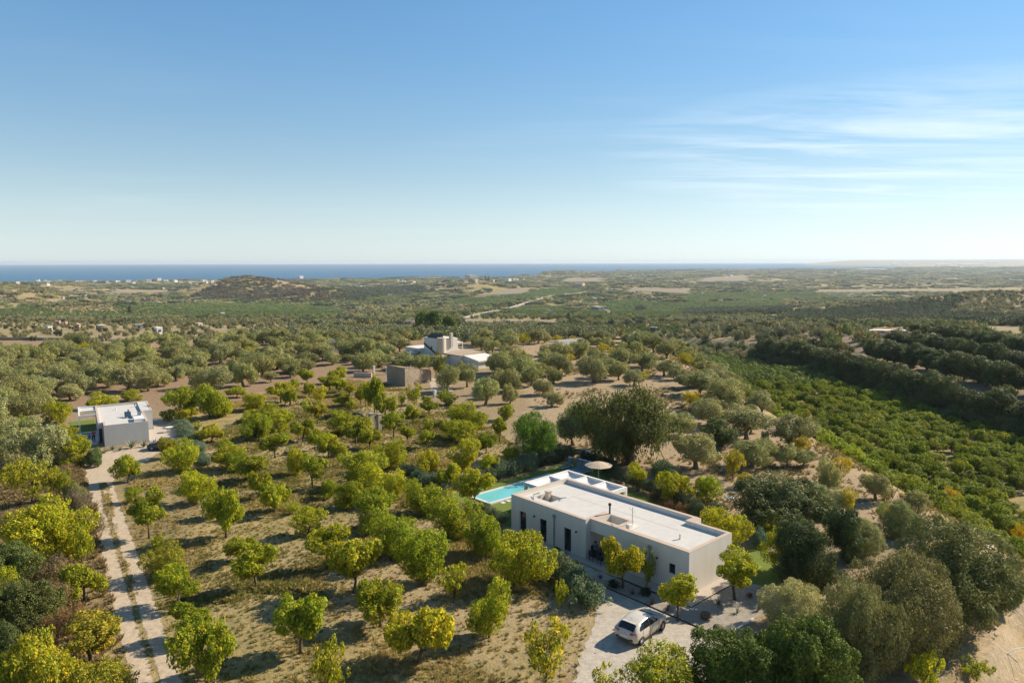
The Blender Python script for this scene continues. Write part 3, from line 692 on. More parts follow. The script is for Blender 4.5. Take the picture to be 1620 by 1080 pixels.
for u in (3.4, 6.4, 9.4, 12.4, 15.0): ub(j, u, u + .02, 2.9, 6.3 if u > 4 else 5.4, RT + .025, RT + .03)
ub(j, 3.6, 15.3, 3.9, 3.92, RT + .031, RT + .034); j.build('roof_joint', M_CAP, villa)
def villa_window(u0, u1, v, z0, z1):
    f = MB(); t = .055
    ub(f, u0, u0 + t, v - .05, v + .02, z0, z1); ub(f, u1 - t, u1, v - .05, v + .02, z0, z1); ub(f, u0 + t, u1 - t, v - .05, v + .02, z0, z0 + t); ub(f, u0 + t, u1 - t, v - .05, v + .02, z1 - t, z1)
    o = f.build('window', M_DARK, villa); p = MB(); ub(p, u0 + t, u1 - t, v - .02, v - .005, z0 + t, z1 - t); p.build('pane', M_GLASS, o)
for a, b in ((11.25, 12.06), (14.16, 14.99), (16.74, 17.57)): villa_window(a, b, -.36, .06, 2.06)
villa_window(1.2, 1.75, .17, 1.25, 2.02)
f = MB()
for u in (6.9, 7.62, 8.35, 9.0): ub(f, u, u + .06, 2.08, 2.14, .05, 2.26)
ub(f, 6.9, 9.06, 2.07, 2.13, 2.2, 2.27); d = f.build('glazed_door', M_DARK, villa)
for u in (6.96, 7.68, 8.41): p = MB(); ub(p, u, u + .64, 2.10, 2.12, .1, 2.2); p.build('pane', M_GLASS, d)
for u, v in ((13.19, -.62), (3.51, -.07)):
    p = MB(); p.tube([(-u, v, .05), (-u, v, 2.62)], .05, 8); p.box(-u - .12, -u + .12, v - .09, v + .07, 2.62, 2.86); p.build('downpipe', M_STEEL, villa)
for u, v in ((15.65, -.62), (10.62, -.62), (2.82, -.07)):
    p = MB(); p.box(-u - .05, -u + .05, v + .0, v + .07, 2.0, 2.14); p.lathe([(.02, 2.16), (.09, 2.02), (.085, 2.015), (.0, 2.1)], (-u, v - .04), 8); p.build('wall_lamp', M_BLACK, villa)
p = MB(); p.tube([(-9.26, 2.06, PT), (-9.26, 2.06, 4.05)], .075, 10); p.lathe([(.13, 4.05), (.13, 4.22), (.02, 4.28)], (-9.26, 2.06), 10); p.build('flue', M_BLACK, villa)
p = MB(); p.tube([(-6.42, 1.5, RT), (-6.42, 1.5, 4.75)], .025, 6); p.tube([(-6.0, 1.2, 4.45), (-7.2, 2.0, 4.45)], .012, 5)
for k in range(7): q_ = Vector((-6.1 - k * .17, 1.27 + k * .113, 4.45)); p.tube([q_ + Vector((-.12, .2, 0)), q_ + Vector((.12, -.2, 0))], .008, 4)
p.build('aerial', M_STEEL, villa)
p = MB(); p.tube([(-2.5, 2.43, RT), (-2.5, 2.43, 3.42)], .07, 10); p.build('vent_pipe', M_WHITE, villa)
p = MB(); p.box(-17.25, -16.8, 2.35, 2.75, 2.45, 3.3); p.box(-17.3, -16.75, 2.3, 2.8, 3.3, 3.36); p.build('roof_chimney', M_CREAM, villa)
for pts in (((-16.9, .55, RT), (-17.6, 1.2, 3.15), (-17.3, 1.7, 3.3)), ((-15.2, 2.0, RT), (-15.1, 2.3, 3.2), (-14.9, 2.7, 3.2))):
    p = MB(); p.tube(pts, .04, 6); p.build('roof_pipe', M_STEEL, villa)
p = MB(); p.box(-6.6, -6.24, .9, 1.3, RT + .12, 3.45); p.build('condenser', M_WHITE, villa)

# pergola with sagging sails
per = thing('pergola', (HO.x, HO.y, 0), 'white square framed pergola with sagging canvas sails wrapping the villa corner', 'pergola', rz=RZ)
ZB, ZT = 2.62, 2.98
def beam(u0, u1, v0, v1): b = MB(); ub(b, u0, u1, v0, v1, ZB, ZT); b.build('beam', M_WHITE, per)
beam(21.1, 21.35, 3.55, 9.75); beam(13.55, 21.1, 9.5, 9.75); beam(18.75, 21.1, 3.55, 3.75); beam(13.55, 13.8, 7.0, 9.5)
for u in (18.45, 16.0): beam(u, u + .2, 7.0, 9.5)
beam(18.75, 21.1, 6.8, 7.0)
for u, v in ((21.1, 3.55), (21.1, 9.5), (13.55, 9.5), (16.0, 9.5), (18.45, 9.5), (21.1, 6.75)):
    b = MB(); ub(b, u, u + .25, v, v + .25, .05, ZB); b.build('post', M_WHITE, per)
def sail(u0, u1, v0, v1, sag):
    vs, fs = [], []; n = 12
    for jj in range(n + 1):
        for ii in range(n + 1):
            a, b_ = ii / n, jj / n; z = ZT - .06 - sag * math.sin(math.pi * a) ** .8 * (.35 + .65 * math.sin(math.pi * b_)) - .02 * math.sin(b_ * 40)
            vs.append((-(u0 + (u1 - u0) * a), v0 + (v1 - v0) * b_, z))
    for jj in range(n):
        for ii in range(n): k = jj * (n + 1) + ii; fs.append((k, k + n + 1, k + n + 2, k + 1))
    o = link('canvas_sail', mesh_from('canvas_sail', vs, fs, [M_CLOTH], True), per); md = o.modifiers.new('thick', 'SOLIDIFY'); md.thickness = .01
sail(18.8, 21.08, 3.78, 6.78, .5); sail(18.7, 21.08, 7.02, 9.48, .45); sail(16.22, 18.43, 7.02, 9.48, .5); sail(13.82, 15.98, 7.02, 9.48, .5)

# pool
pool = thing('swimming_pool', (HO.x, HO.y, 0), 'long narrow turquoise swimming pool with white stone edge in the lawn', 'pool', rz=RZ)
PU0, PU1, PV0, PV1, PE = 25.05, 28.45, 2.25, 14.2, .34
for a in ((PU0, PU1, PV0, PV0 + PE), (PU0, PU1, PV1 - PE, PV1), (PU0, PU0 + PE, PV0 + PE, PV1 - PE), (PU1 - PE, PU1, PV0 + PE, PV1 - PE)):
    b = MB(); ub(b, *a, -.1, .16); b.build('coping', M_STONE, pool)
def watermat():
    m, t, p, o = newmat('pool_water'); v = posvec(t)
    c = mixc(t, noise(t, .5, 3, .5, v), (.11, .42, .42), (.19, .53, .52)); t.links.new(c, p.inputs['Base Color'])
    p.inputs['Roughness'].default_value = .12; p.inputs['Specular IOR Level'].default_value = .35; bump(t, p, noise(t, 3.0, 3, .5, v), .12, .05); return m
b = MB(); ub(b, PU0 + PE, PU1 - PE, PV0 + PE, PV1 - PE, -.05, .09); b.build('water', watermat(), pool)
b = MB(); ub(b, 24.5, 24.95, 4.3, 4.75, .0, .05); ub(b, 24.45, 24.9, 3.5, 3.95, .0, .05)
tag(b.build('stepping_stone', M_STONE, None), 'pair of pale stone slabs set in lawn by pool edge', 'paving slab'); bpy.data.objects['stepping_stone'].location = (HO.x, HO.y, 0); bpy.data.objects['stepping_stone'].rotation_euler = (0, 0, RZ)
# loungers
def lounger(u, v, label):
    p = hw(u, v); t = thing('sun_lounger', (p[0], p[1], .02), label, 'sun lounger', 'sun loungers beside the pool', RZ)
    f = MB()
    for x in (-.3, .3): f.box(x - .025, x + .025, -1.0, .98, .28, .33)
    for y in (-1.0, .2, .93): f.box(-.27, .27, y, y + .05, .28, .33)
    f.build('frame', M_WHITE, t)
    for x in (-.3, .3):
        for y in (-.9, .75): l = MB(); l.box(x - .02, x + .02, y, y + .04, 0, .28); l.build('leg', M_WHITE, t)
    s = MB(); s.box(-.27, .27, -.98, .25, .335, .36); s.build('seat', M_MESHF, t)
    bk = MB(); n = Vector((0, .52, .85)).normalized(); bk.face([(-.28, .27, .36), (.28, .27, .36), (.28, .27 + n.y, .36 + n.z), (-.28, .27 + n.y, .36 + n.z)])
    bk.face([(-.28, .31, .34), (-.28, .31 + n.y, .34 + n.z), (.28, .31 + n.y, .34 + n.z), (.28, .31, .34)])
    o = bk.build('backrest', M_MESHF, t)
    h = MB(); h.box(-.30, .30, .27 + n.y - .08, .27 + n.y + .08, .36 + n.z - .02, .36 + n.z + .06); h.build('headrest', M_WHITE, t)
for u, v, l in ((28.7, 17.3, 'grey-blue sun lounger standing apart, first by the pool end hedge'), (27.35, 17.55, 'grey-blue sun lounger second along the row from the hedge end'),
                (26.65, 17.6, 'grey-blue sun lounger third along, between two others'), (25.85, 17.6, 'grey-blue sun lounger next to the beige parasol')): lounger(u, v, l)
# parasol
pp = hw(22.3, 15.7); par = thing('parasol', (pp[0], pp[1], 0), 'large round beige canvas parasol open on the lawn behind the pergola', 'parasol')
b = MB(); b.tube([(0, 0, 0), (0, 0, 2.45)], .03, 8); b.build('pole', M_WHITE, par)
b = MB(); b.lathe([(.02, .1), (.3, .08), (.3, 0)], (0, 0), 14); b.build('base', M_STEEL, par)
vs = [(0, 0, 2.5)]; fs = []; n = 16
for rr, zz in ((.75, 2.36), (1.55, 2.12)):
    for k in range(n): t_ = 2 * math.pi * k / n; q_ = 1.0 if k % 2 == 0 else .955; vs.append((rr * q_ * math.cos(t_), rr * q_ * math.sin(t_), zz))
for k in range(n): fs += [(0, 1 + k, 1 + (k + 1) % n), (1 + k, 1 + n + k, 1 + n + (k + 1) % n, 1 + (k + 1) % n)]
o = link('canopy', mesh_from('canopy', vs, fs, [M_CANVAS]), par); o.modifiers.new('thick', 'SOLIDIFY').thickness = .012
for k in range(8): t_ = math.pi * k / 4; b = MB(); b.tube([(0, 0, 2.42), (1.5 * math.cos(t_), 1.5 * math.sin(t_), 2.1)], .012, 4); b.build('rib', M_WHITE, par)
def chair(u, v, rz, label, mat, group=None, z=.05):
    p = hw(u, v); t = thing('garden_chair', (p[0], p[1], z), label, 'chair', group, RZ + rz)
    s = MB(); s.box(-.24, .24, -.23, .23, .42, .46); s.build('seat', mat, t)
    s = MB(); s.box(-.24, .24, .22, .26, .46, .92); s.build('backrest', mat, t)
    for x in (-.22, .19):
        for y in (-.22, .2): l = MB(); l.box(x, x + .03, y, y + .03, 0, .42); l.build('leg', mat, t)
        a = MB(); a.box(x, x + .03, -.22, .24, .62, .65); a.build('armrest', mat, t)
chair(21.6, 14.9, 2.5, 'white garden chair at the foot of the beige parasol', M_WHITE, z=.012)
# terrace table in the entrance recess
p = hw(8.45, .35); tb = thing('terrace_table', (p[0], p[1], .05), 'dark dining table in the shade of the entrance recess', 'table', rz=RZ)
b = MB(); b.box(-.75, .75, -.42, .42, .71, .75); b.build('tabletop', M_DARK, tb)
for x in (-.68, .62):
    for y in (-.36, .3): l = MB(); l.box(x, x + .06, y, y + .06, 0, .71); l.build('leg', M_DARK, tb)
for u, v, rz, l in ((8.9, -.45, R(180), 'dark terrace chair facing the recess at the table end near the wing'), (7.95, -.5, R(170), 'dark terrace chair facing the recess, beside the citrus tree'),
                    (8.9, 1.1, 0, 'dark terrace chair behind the table, farther into the recess by the wing'), (7.9, 1.1, 0, 'dark terrace chair behind the table in front of the glazed door'),
                    (9.35, .35, R(90), 'dark terrace chair at the head of the table, occupied by a person')): chair(u, v, rz, l, M_DARK, 'dark chairs round the terrace table')

# ------------------------------------------------------------------ people
def person(loc, rz, label, pose, shirt, trousers, hair, skin=(.42, .26, .18)):
    t = thing('person', loc, label, 'person', rz=rz)
    if pose == 'stand':
        J = dict(pel=(0, 0, .95), wa=(0, 0, 1.1), ch=(0, .01, 1.32), nk=(0, 0, 1.48), hd=(0, -.02, 1.60), ht=(0, -.01, 1.72), ls=(.19, 0, 1.42), le=(.26, .03, 1.14), lh=(.25, -.08, .90), rs=(-.19, 0, 1.42), re=(-.25, .03, 1.14), rh=(-.24, -.06, .90),
                 lp=(.10, 0, .9), lk=(.11, -.03, .5), la=(.12, .02, .08), lt=(.13, -.16, .04), rp=(-.10, 0, .9), rk=(-.11, -.04, .5), ra=(-.12, .02, .08), rt=(-.13, -.16, .04))
    else:
        J = dict(pel=(0, 0, .52), wa=(0, .03, .68), ch=(0, .04, .90), nk=(0, .02, 1.06), hd=(0, -.01, 1.18), ht=(0, 0, 1.30), ls=(.19, .02, 1.0), le=(.25, -.08, .76), lh=(.16, -.34, .74), rs=(-.19, .02, 1.0), re=(-.25, -.08, .76), rh=(-.14, -.34, .74),
                 lp=(.10, -.03, .52), lk=(.12, -.44, .52), la=(.12, -.44, .10), lt=(.12, -.60, .05), rp=(-.10, -.03, .52), rk=(-.12, -.44, .52), ra=(-.12, -.42, .10), rt=(-.12, -.58, .05))
    E_ = 'pel wa,wa ch,ch nk,nk hd,hd ht,ch ls,ls le,le lh,ch rs,rs re,re rh,pel lp,lp lk,lk la,la lt,pel rp,rp rk,rk ra,ra rt'.split(',')
    rad = dict(pel=.14, wa=.125, ch=.15, nk=.055, hd=.095, ht=.075, ls=.065, le=.045, lh=.035, lp=.095, lk=.06, la=.042, lt=.035)
    keys = list(J); ix = {k: i for i, k in enumerate(keys)}
    def skin_mesh(name, ks, mat, grow, parent):
        ii = {k: i for i, k in enumerate(ks)}; me = bpy.data.meshes.new(name)
        me.from_pydata([J[k] for k in ks], [(ii[a], ii[b]) for a, b in (e.split() for e in E_) if a in ii and b in ii], [])
        ob = link(name, me, parent); sk = ob.modifiers.new('skin', 'SKIN'); ob.modifiers.new('sub', 'SUBSURF').render_levels = 1
        for i, k in enumerate(ks):
            r_ = rad.get(k, rad.get('l' + k[1:], .05)) + grow; me.skin_vertices[0].data[i].radius = (r_, r_)
        me.skin_vertices[0].data[0].use_root = True; me.materials.append(mat); return ob
    skin_mesh('body', keys, plain('skin', skin, .6, 0, .05), 0, t)
    skin_mesh('shirt', ['ch', 'wa', 'pel', 'ls', 'le', 'rs', 're'], plain('shirt', shirt, .9, 0, .08), .014, t)
    skin_mesh('trousers', ['pel', 'lp', 'lk', 'la', 'rp', 'rk', 'ra'], plain('trousers', trousers, .9, 0, .08), .016, t)
    h = J['ht']; b = MB(); b.lathe([(.0, h[2] + .055), (.06, h[2] + .04), (.095, h[2] - .02), (.095, h[2] - .1), (.07, h[2] - .12)], (h[0], h[1] + .015), 12); b.build('hair', plain('hair', hair, .7), t, sm=True)
    hd = J['hd']; b = MB(); b.box(-.012, .012, hd[1] - .115, hd[1] - .085, hd[2] - .03, hd[2] + .01); b.build('nose', bpy.data.materials['skin'], t)
p = hw(9.3, .35); person((p[0], p[1], .05), RZ + R(90), 'person in a teal top seated at the terrace table under the villa roof', 'sit', (.05, .16, .17), (.05, .05, .07), (.03, .02, .015))

# ------------------------------------------------------------------ garden bed before the villa
b = MB(); ub(b, -4.95, 5.6, -3.42, -3.38, 0, .08); e = b.build('steel_edging', M_BLACK); e.location = (HO.x, HO.y, 0); e.rotation_euler = (0, 0, RZ); tag(e, 'long thin dark edging strip between gravel drive and planted bed', 'edging')
b = MB(); ub(b, -1.16, -1.12, -1.35, 6.0, 0, .07); ub(b, -1.12, 5.6, -1.39, -1.35, 0, .07); e = b.build('terrace_edging', M_BLACK); e.location = (HO.x, HO.y, 0); e.rotation_euler = (0, 0, RZ); tag(e, 'thin dark edge strip bordering the beige terrace paving', 'edging')
kb = thing('stone_kerb', (HO.x, HO.y, 0), 'row of white kerb stones closing the gravel bed corner', 'kerb', rz=RZ)
for k in range(9): b = MB(); ub(b, -5.07, -4.95, -3.4 + k * .42, -3.0 + k * .42, 0, .11); b.build('kerb_stone', M_STONE, kb)
AGM = {}
def agave(px, py, n, L, wid, mat, label, group=None, arch=.5, loc=None, cat='plant'):
    loc = loc or at(px, py); t = thing('agave_plant', loc, label, cat, group, random.uniform(0, 6)); me = AGM.get((n, L, wid, mat.name))
    for k in range(n):
        a = 2.4 * k; el = R(25 + 55 * (k / n)); l = L * random.uniform(.75, 1.1); key = (round(L, 2), wid, mat.name, k % 3)
        if key not in AGM:
            mb = MB(); seg = 5
            for i in range(seg):
                s0, s1 = i / seg, (i + 1) / seg
                f = lambda s: (L * s * (1 - .1 * s * arch), wid * (1 - s ** 2) * .5 + .004, L * (.0 - arch * .28 * s * s))
                x0, w0, z0 = f(s0); x1, w1, z1 = f(s1)
                mb.face([(x0, -w0, z0 + w0 * .3), (x1, -w1, z1 + w1 * .3), (x1, 0, z1), (x0, 0, z0)]); mb.face([(x0, 0, z0), (x1, 0, z1), (x1, w1, z1 + w1 * .3), (x0, w0, z0 + w0 * .3)])
            AGM[key] = mb.mesh('leaf', mat)
        o = link('leaf', AGM[key], t); o.rotation_euler = (0, -el, a); o.scale = (l / L,) * 3; o.location = (0, 0, .04)
    return t
M_RED = plain('red_leaf', (.15, .055, .05), .6, 0, .25); M_AGV = plain('agave_leaf', (.16, .19, .10), .55, 0, .2); M_AGY = plain('pale_agave', (.30, .29, .16), .55, 0, .2); M_AGB = plain('blue_agave', (.20, .27, .24), .55, 0, .15)
for px, py, l in ((950, 916, 'red-leaved spiky plant at the drive end of the shaded bed'), (1001, 940, 'red-leaved spiky plant beside the dark round cushion plant'), (1032, 956, 'red-leaved spiky plant behind the parked car bonnet'), (1056, 966, 'red-brown spiky plant at the foot of the clipped citrus by the car')):
    agave(px, py, 22, .55, .05, M_RED, l, 'red spiky plants in the villa bed', .3)
for px, py, n, L, m, l in ((1137, 957, 18, .6, M_AGV, 'green spiky plant in gravel between terrace corner and round citrus'), (1166, 970, 14, .5, M_AGY, 'small pale spiky plant in the sunny gravel bed'), (1200, 966, 16, .6, M_AGV, 'green agave at the outer gravel edge near the white kerb'),
                           (1226, 938, 20, 1.0, M_AGY, 'large pale agave beside the dark hedge behind the round citrus'), (1205, 952, 16, .7, M_AGV, 'dark agave in shade between the citrus and the large pale agave')):
    agave(px, py, n, L, .09, m, l, 'agaves in the gravel bed')
M_CACT = plain('brown_cactus', (.13, .085, .05), .9, 0, .3, 12)
def cactus(px, py, r_, label, mat):
    loc = at(px, py); t = thing('barrel_cactus', loc, label, 'cactus', 'round plants in the gravel bed'); vs, fs = [], []; n, m_ = 32, 8
    for jj in range(m_ + 1):
        ph = math.pi * jj / m_ * .93; 
        for ii in range(n): a = 2 * math.pi * ii / n; k = 1 + .10 * (ii % 2); vs.append((r_ * k * math.sin(ph + .05) * math.cos(a), r_ * k * math.sin(ph + .05) * math.sin(a), r_ * .85 * (1 + math.cos(ph)) - .03))
    for jj in range(m_):
        for ii in range(n): i2 = (ii + 1) % n; fs.append((jj * n + ii, (jj + 1) * n + ii, (jj + 1) * n + i2, jj * n + i2))
    link('stem', mesh_from('stem', vs, fs, [mat]), t)
    v, qd = leaves_on(np.random.default_rng(3), [(0, 0, r_ * .85, r_ * 1.1, r_ * 1.1, r_ * .95)], 500, .09, .12, .2, .1); link('spine', fast_mesh('spine', v, qd, M_TWIG), t, 'stuff')
cactus(1116, 978, .33, 'brown round cactus in the middle of the sunny gravel bed', M_CACT); cactus(1136, 999, .33, 'brown round cactus by the corner of the white kerb', M_CACT)

# ------------------------------------------------------------------ the parked car
M_PAINT = plain('cream_car_paint', (.52, .465, .375), .28, 0, .02, 3, 0, .6)
M_CARG = glass('car_glass', (.012, .013, .018)); M_TYRE = plain('tyre', (.02, .02, .02), .9); M_RIM = plain('rim', (.50, .50, .51), .35, .7); M_TAIL = plain('tail_lamp', (.30, .02, .03), .25); M_PLATE = plain('number_plate', (.75, .75, .72), .6); M_TRIM = plain('black_trim', (.03, .03, .032), .6)
M_LAMPG = plain('headlamp', (.6, .62, .64), .15, .2); M_BLUEP = plain('dark_blue_car_paint', (.035, .05, .085), .25, .2, .02, 3, 0, .6)
def car(loc, rz, label, paint):
    t = thing('parked_car', loc, label, 'car', rz=rz)      # local +y is forward, origin midway between the wheels
    # stations: y, half width low, half width belt, sill z, belt z, half width roof, roof z
    S = np.array([(-2.03, .56, .60, .46, .70, .52, .76), (-1.97, .74, .78, .34, .84, .60, .93), (-1.86, .80, .84, .26, .92, .63, 1.05), (-1.62, .83, .87, .22, .96, .625, 1.24), (-1.35, .845, .88, .19, .97, .61, 1.35), (-.9, .85, .88, .18, .965, .61, 1.425), (-.4, .85, .875, .18, .95, .615, 1.45),
                  (.05, .85, .87, .18, .94, .615, 1.425), (.4, .85, .865, .18, .93, .62, 1.32), (.8, .85, .86, .18, .92, .65, 1.12), (1.05, .85, .86, .18, .91, .69, .99), (1.2, .85, .855, .19, .90, .71, .95), (1.55, .84, .84, .2, .83, .64, .885), (1.85, .78, .76, .23, .74, .54, .79), (1.99, .66, .64, .3, .62, .46, .68), (2.05, .52, .52, .38, .54, .38, .58)])
    ys = np.linspace(-2.03, 2.05, 42)
    def at_y(y): return [np.interp(y, S[:, 0], S[:, k]) for k in range(1, 7)]
    def sec(y):
        a, b, zs, zb, c_, zr = at_y(y); zm = (zs + zb) / 2
        return [(0, zs - .0), (a * .9, zs), (a, zs + .06), (b * 1.01, zm), (b, zb - .03), (b * .985, zb + .015), (b * .35 + c_ * .65, zb * .35 + zr * .65 - .0), (c_, zr - .05), (c_ * .86, zr - .012), (c_ * .45, zr + .012), (0, zr + .018)]
    vs, fs = [], []; m_ = 21
    for y in ys:
        h_ = sec(y); ring = [(x, y, z) for x, z in h_] + [(-x, y, z) for x, z in h_[-2:0:-1]]; ring = ring[:20]; vs += ring
    m_ = 20
    for i in range(len(ys) - 1):
        for k in range(m_): k2 = (k + 1) % m_; fs.append((i * m_ + k, (i + 1) * m_ + k, (i + 1) * m_ + k2, i * m_ + k2))
    fs.append(tuple(range(m_))); fs.append(tuple((len(ys) - 1) * m_ + k for k in reversed(range(m_))))
    link('body', mesh_from('body', vs, [f[::-1] for f in fs], [paint], True), t)
    def pt(y, k, s, off=.006):
        """point on the body side: k..k+1 section edge, fraction s, side sign folded into off"""
        h_ = sec(y); x = h_[k][0] * (1 - s) + h_[k + 1][0] * s; z = h_[k][1] * (1 - s) + h_[k + 1][1] * s; return x, z
    def side_glass(name, y0, y1, lo, hi, sg, cut0=0, cut1=0):
        vv, ff = [], []; n = 8
        for i in range(n + 1):
            y = y0 + (y1 - y0) * i / n; a, b, zs, zb, c_, zr = at_y(y)
            ztop = zr - .085 - cut1 * max(0, (i / n - .6)) - cut0 * max(0, .35 - i / n); zlo = zb + .03; ztop = max(ztop, zlo + .01)
            fx = lambda z: (b * .985) + (c_ - b * .985) * (z - zb - .015) / max(zr - .05 - zb - .015, .02)
            vv += [(sg * (fx(zlo) + .02), y, zlo), (sg * (fx((zlo + ztop) / 2) + .03), y, (zlo + ztop) / 2), (sg * (fx(ztop) + .02), y, ztop)]
        for i in range(n):
            for q0 in (3 * i, 3 * i + 1): ff.append((q0, q0 + 3, q0 + 4, q0 + 1) if sg > 0 else (q0, q0 + 1, q0 + 4, q0 + 3))
        link(name, mesh_from(name, vv, ff, [M_CARG], True), t)
    for sg in (1, -1):
        side_glass('front_window', -.28, .80, 0, 0, sg); side_glass('rear_window', -1.48, -.34, 0, 0, sg, cut0=.42)
    def top_glass(name, y0, y1, w):
        vv, ff = [], []; n = 6
        for i in range(n + 1):
            y = y0 + (y1 - y0) * i / n; a, b, zs, zb, c_, zr = at_y(y); h_ = [(c_ * .93, zr - .02), (c_ * .45, zr + .024), (0, zr + .03), (-c_ * .45, zr + .024), (-c_ * .93, zr - .02)]
            vv += [(x * w, y, z + .008) for x, z in h_]
        for i in range(n):
            for k in range(4): q0 = i * 5 + k; ff.append((q0, q0 + 1, q0 + 6, q0 + 5))
        o = link(name, mesh_from(name, vv, ff, [M_CARG], True), t); return o
    top_glass('windscreen', .30, 1.06, 1.0); top_glass('rear_screen', -1.90, -1.50, 1.0)
    b = MB(); b.box(-.5, .5, -1.56, -1.36, 1.345, 1.375); b.build('spoiler', paint, t)
    for sg in (1, -1):
        for y in (-1.295, 1.295):
            w_ = thing('wheel', (sg * .80, y, .305), None, None); w_.parent = t; w_.rotation_euler = (0, R(90), 0)
            a = MB(); a.lathe([(.20, -.10), (.29, -.10), (.305, -.07), (.305, .07), (.29, .10), (.20, .10)], (0, 0), 24); a.build('tyre', M_TYRE, w_, sm=True)
            a = MB()
            zo = .085 * sg
            for k in range(10): an = 2 * math.pi * k / 10; c1, s1 = math.cos(an), math.sin(an); a.tube([(.04 * c1, .04 * s1, zo), (.195 * c1, .195 * s1, zo * .9)], .017, 5)
            a.lathe([(.205, .088 * sg), (.185, .09 * sg)], (0, 0), 20); a.lathe([(.05, .09 * sg), (.0, .095 * sg)], (0, 0), 10); a.lathe([(.2, -.02 * sg), (0, -.02 * sg)], (0, 0), 16); a.build('rim', M_RIM, w_)
            a = MB(); a.lathe([(.345, .0), (.345, .075)], (0, 0), 24); a.face([(.345 * math.cos(2 * math.pi * k / 24), .345 * math.sin(2 * math.pi * k / 24), .04 * sg) for k in range(24)]); a.build('wheel_arch', M_BLACK, w_)
        a = MB(); x = .63 * sg
        a.prism([(x - .22, -2.03), (x + .19, -1.92 if sg > 0 else -2.02), (x + .17, -1.80 if sg > 0 else -1.9), (x - .17, -1.9 if sg > 0 else -1.80)] if sg > 0 else [(x - .19, -1.92), (x + .19, -2.02), (x + .17, -1.9), (x - .17, -1.80)], .80, .93)
        a.build('tail_light', M_TAIL, t)
        a = MB(); a.prism([(.45 * sg, 1.93), (.66 * sg, 1.80), (.78 * sg, 1.50), (.70 * sg, 1.55), (.5 * sg, 1.82)][::sg], .70, .80); a.build('headlight', M_LAMPG, t)
        a = MB(); a.box(min(.86 * sg, 1.02 * sg), max(.86 * sg, 1.02 * sg), .62, .75, .93, 1.06); a.build('mirror', paint, t)
    for sg in (1, -1):
        for y in (-.31, .74, -1.18):
            a_, b_, zs, zb, c_, zr = at_y(y); q_ = MB(); q_.box(min(sg * b_ * .985, sg * (b_ * 1.012 + .004)), max(sg * b_ * .985, sg * (b_ * 1.012 + .004)), y - .006, y + .006, zs + .1, zb - .01); q_.build('panel_gap', M_BLACK, t)
        a_, b_, zs, zb, c_, zr = at_y(0); q_ = MB(); q_.box(min(sg * .82, sg * .872), max(sg * .82, sg * .872), -.92, .88, .20, .29); q_.build('sill_trim', M_TRIM, t)
        q_ = MB(); q_.box(min(sg * b_ * .97, sg * (b_ * 1.0 + .03)), max(sg * b_ * .97, sg * (b_ * 1.0 + .03)), -.22, -.04, zb - .12, zb - .085); q_.build('door_handle', paint, t)
    b = MB(); b.box(-.26, .26, -2.075, -2.045, .60, .71); b.build('number_plate', M_PLATE, t)
    b = MB(); b.box(-.62, -.42, -2.06, -1.95, .42, .54); b.box(.42, .62, -2.06, -1.95, .42, .54); b.box(-.42, .42, -2.05, -1.95, .40, .47); b.build('bumper_trim', M_TRIM, t)
    b = MB(); b.box(-.06, .06, -2.03, -1.985, .80, .87); b.build('badge', M_RIM, t)
    b = MB(); b.tube([(0, -1.1, 1.42), (0, -1.3, 1.58)], .008, 5); b.build('roof_aerial', M_BLACK, t)
    b = MB(); b.box(-.45, .45, 1.95, 2.06, .42, .56); b.build('grille', M_BLACK, t)
    return t
pc = Vector((8.5, 45.65)); car((pc.x, pc.y, .02), R(48 - 90), 'cream three-quarter lit hatchback parked on the gravel drive before the villa', M_PAINT)

# ------------------------------------------------------------------ second house at the far end of the track
M_W2 = plaster('second_plaster', (.52, .50, .47), (.42, .405, .38))
H2 = thing('second_house', (-49.6, 97.25, 0), 'pale box-shaped flat-roofed house at the far end of the gravel track', 'house', rz=R(31.2))
w = MB(); T2 = 2.55; P2 = 2.85
w.box(-5.3, 0, 0, 2.7, 0, T2); w.box(-5.9, 0, 2.7, 16.3, 0, T2); w.box(0, 1.2, 8.1, 16.3, 0, P2)
for a in ((-5.3, 0, 0, .25), (-5.3, -5.05, .25, 2.7), (-5.9, -5.65, 2.7, 16.05), (-.25, 0, .25, 16.05), (-5.9, 0, 16.05, 16.3)): w.box(*a, T2, P2)
w.box(-5.9, -5.3, 2.45, 2.7, T2 - .5, P2)
w.build('wall', M_W2, H2)
b = MB(); b.box(-5.05, -.25, .25, 2.7, T2, T2 + .02); b.box(-5.65, -.25, 2.7, 16.05, T2, T2 + .02); b.build('roof', M_ROOF, H2)
b = MB()
for a in ((-5.305, .005, -.005, .25), (-5.305, -5.05, .25, 2.7), (-5.905, -5.65, 2.7, 16.05), (-.25, .005, .25, 8.1), (-.25, 1.205, 8.1, 8.4), (-5.905, 1.205, 16.05, 16.305), (.95, 1.205, 8.4, 16.05)): b.box(*a, P2, P2 + .02)
b.build('parapet_cap', M_CAP, H2)
b = MB(); b.face([(-2.5, 5.2, T2 + .15), (-1.7, 5.2, T2 + .15), (-1.7, 6.4, T2 + .75), (-2.5, 6.4, T2 + .75)]); b.face([(-2.5, 6.4, T2), (-2.5, 6.4, T2 + .75), (-1.7, 6.4, T2 + .75), (-1.7, 6.4, T2)]); b.build('solar_panel', plain('solar', (.03, .05, .08), .2), H2)
b = MB(); b.box(-1.6, -.3, 1.6, 3.9, T2, T2 + .45); b.box(-1.6, -.3, 4.4, 6.2, T2, T2 + .35); b.build('roof_light', M_WHITE, H2)
b = MB(); b.box(-.95, -.5, 4.6, 5.1, T2 + .35, T2 + .75); b.build('condenser', M_STEEL, H2)
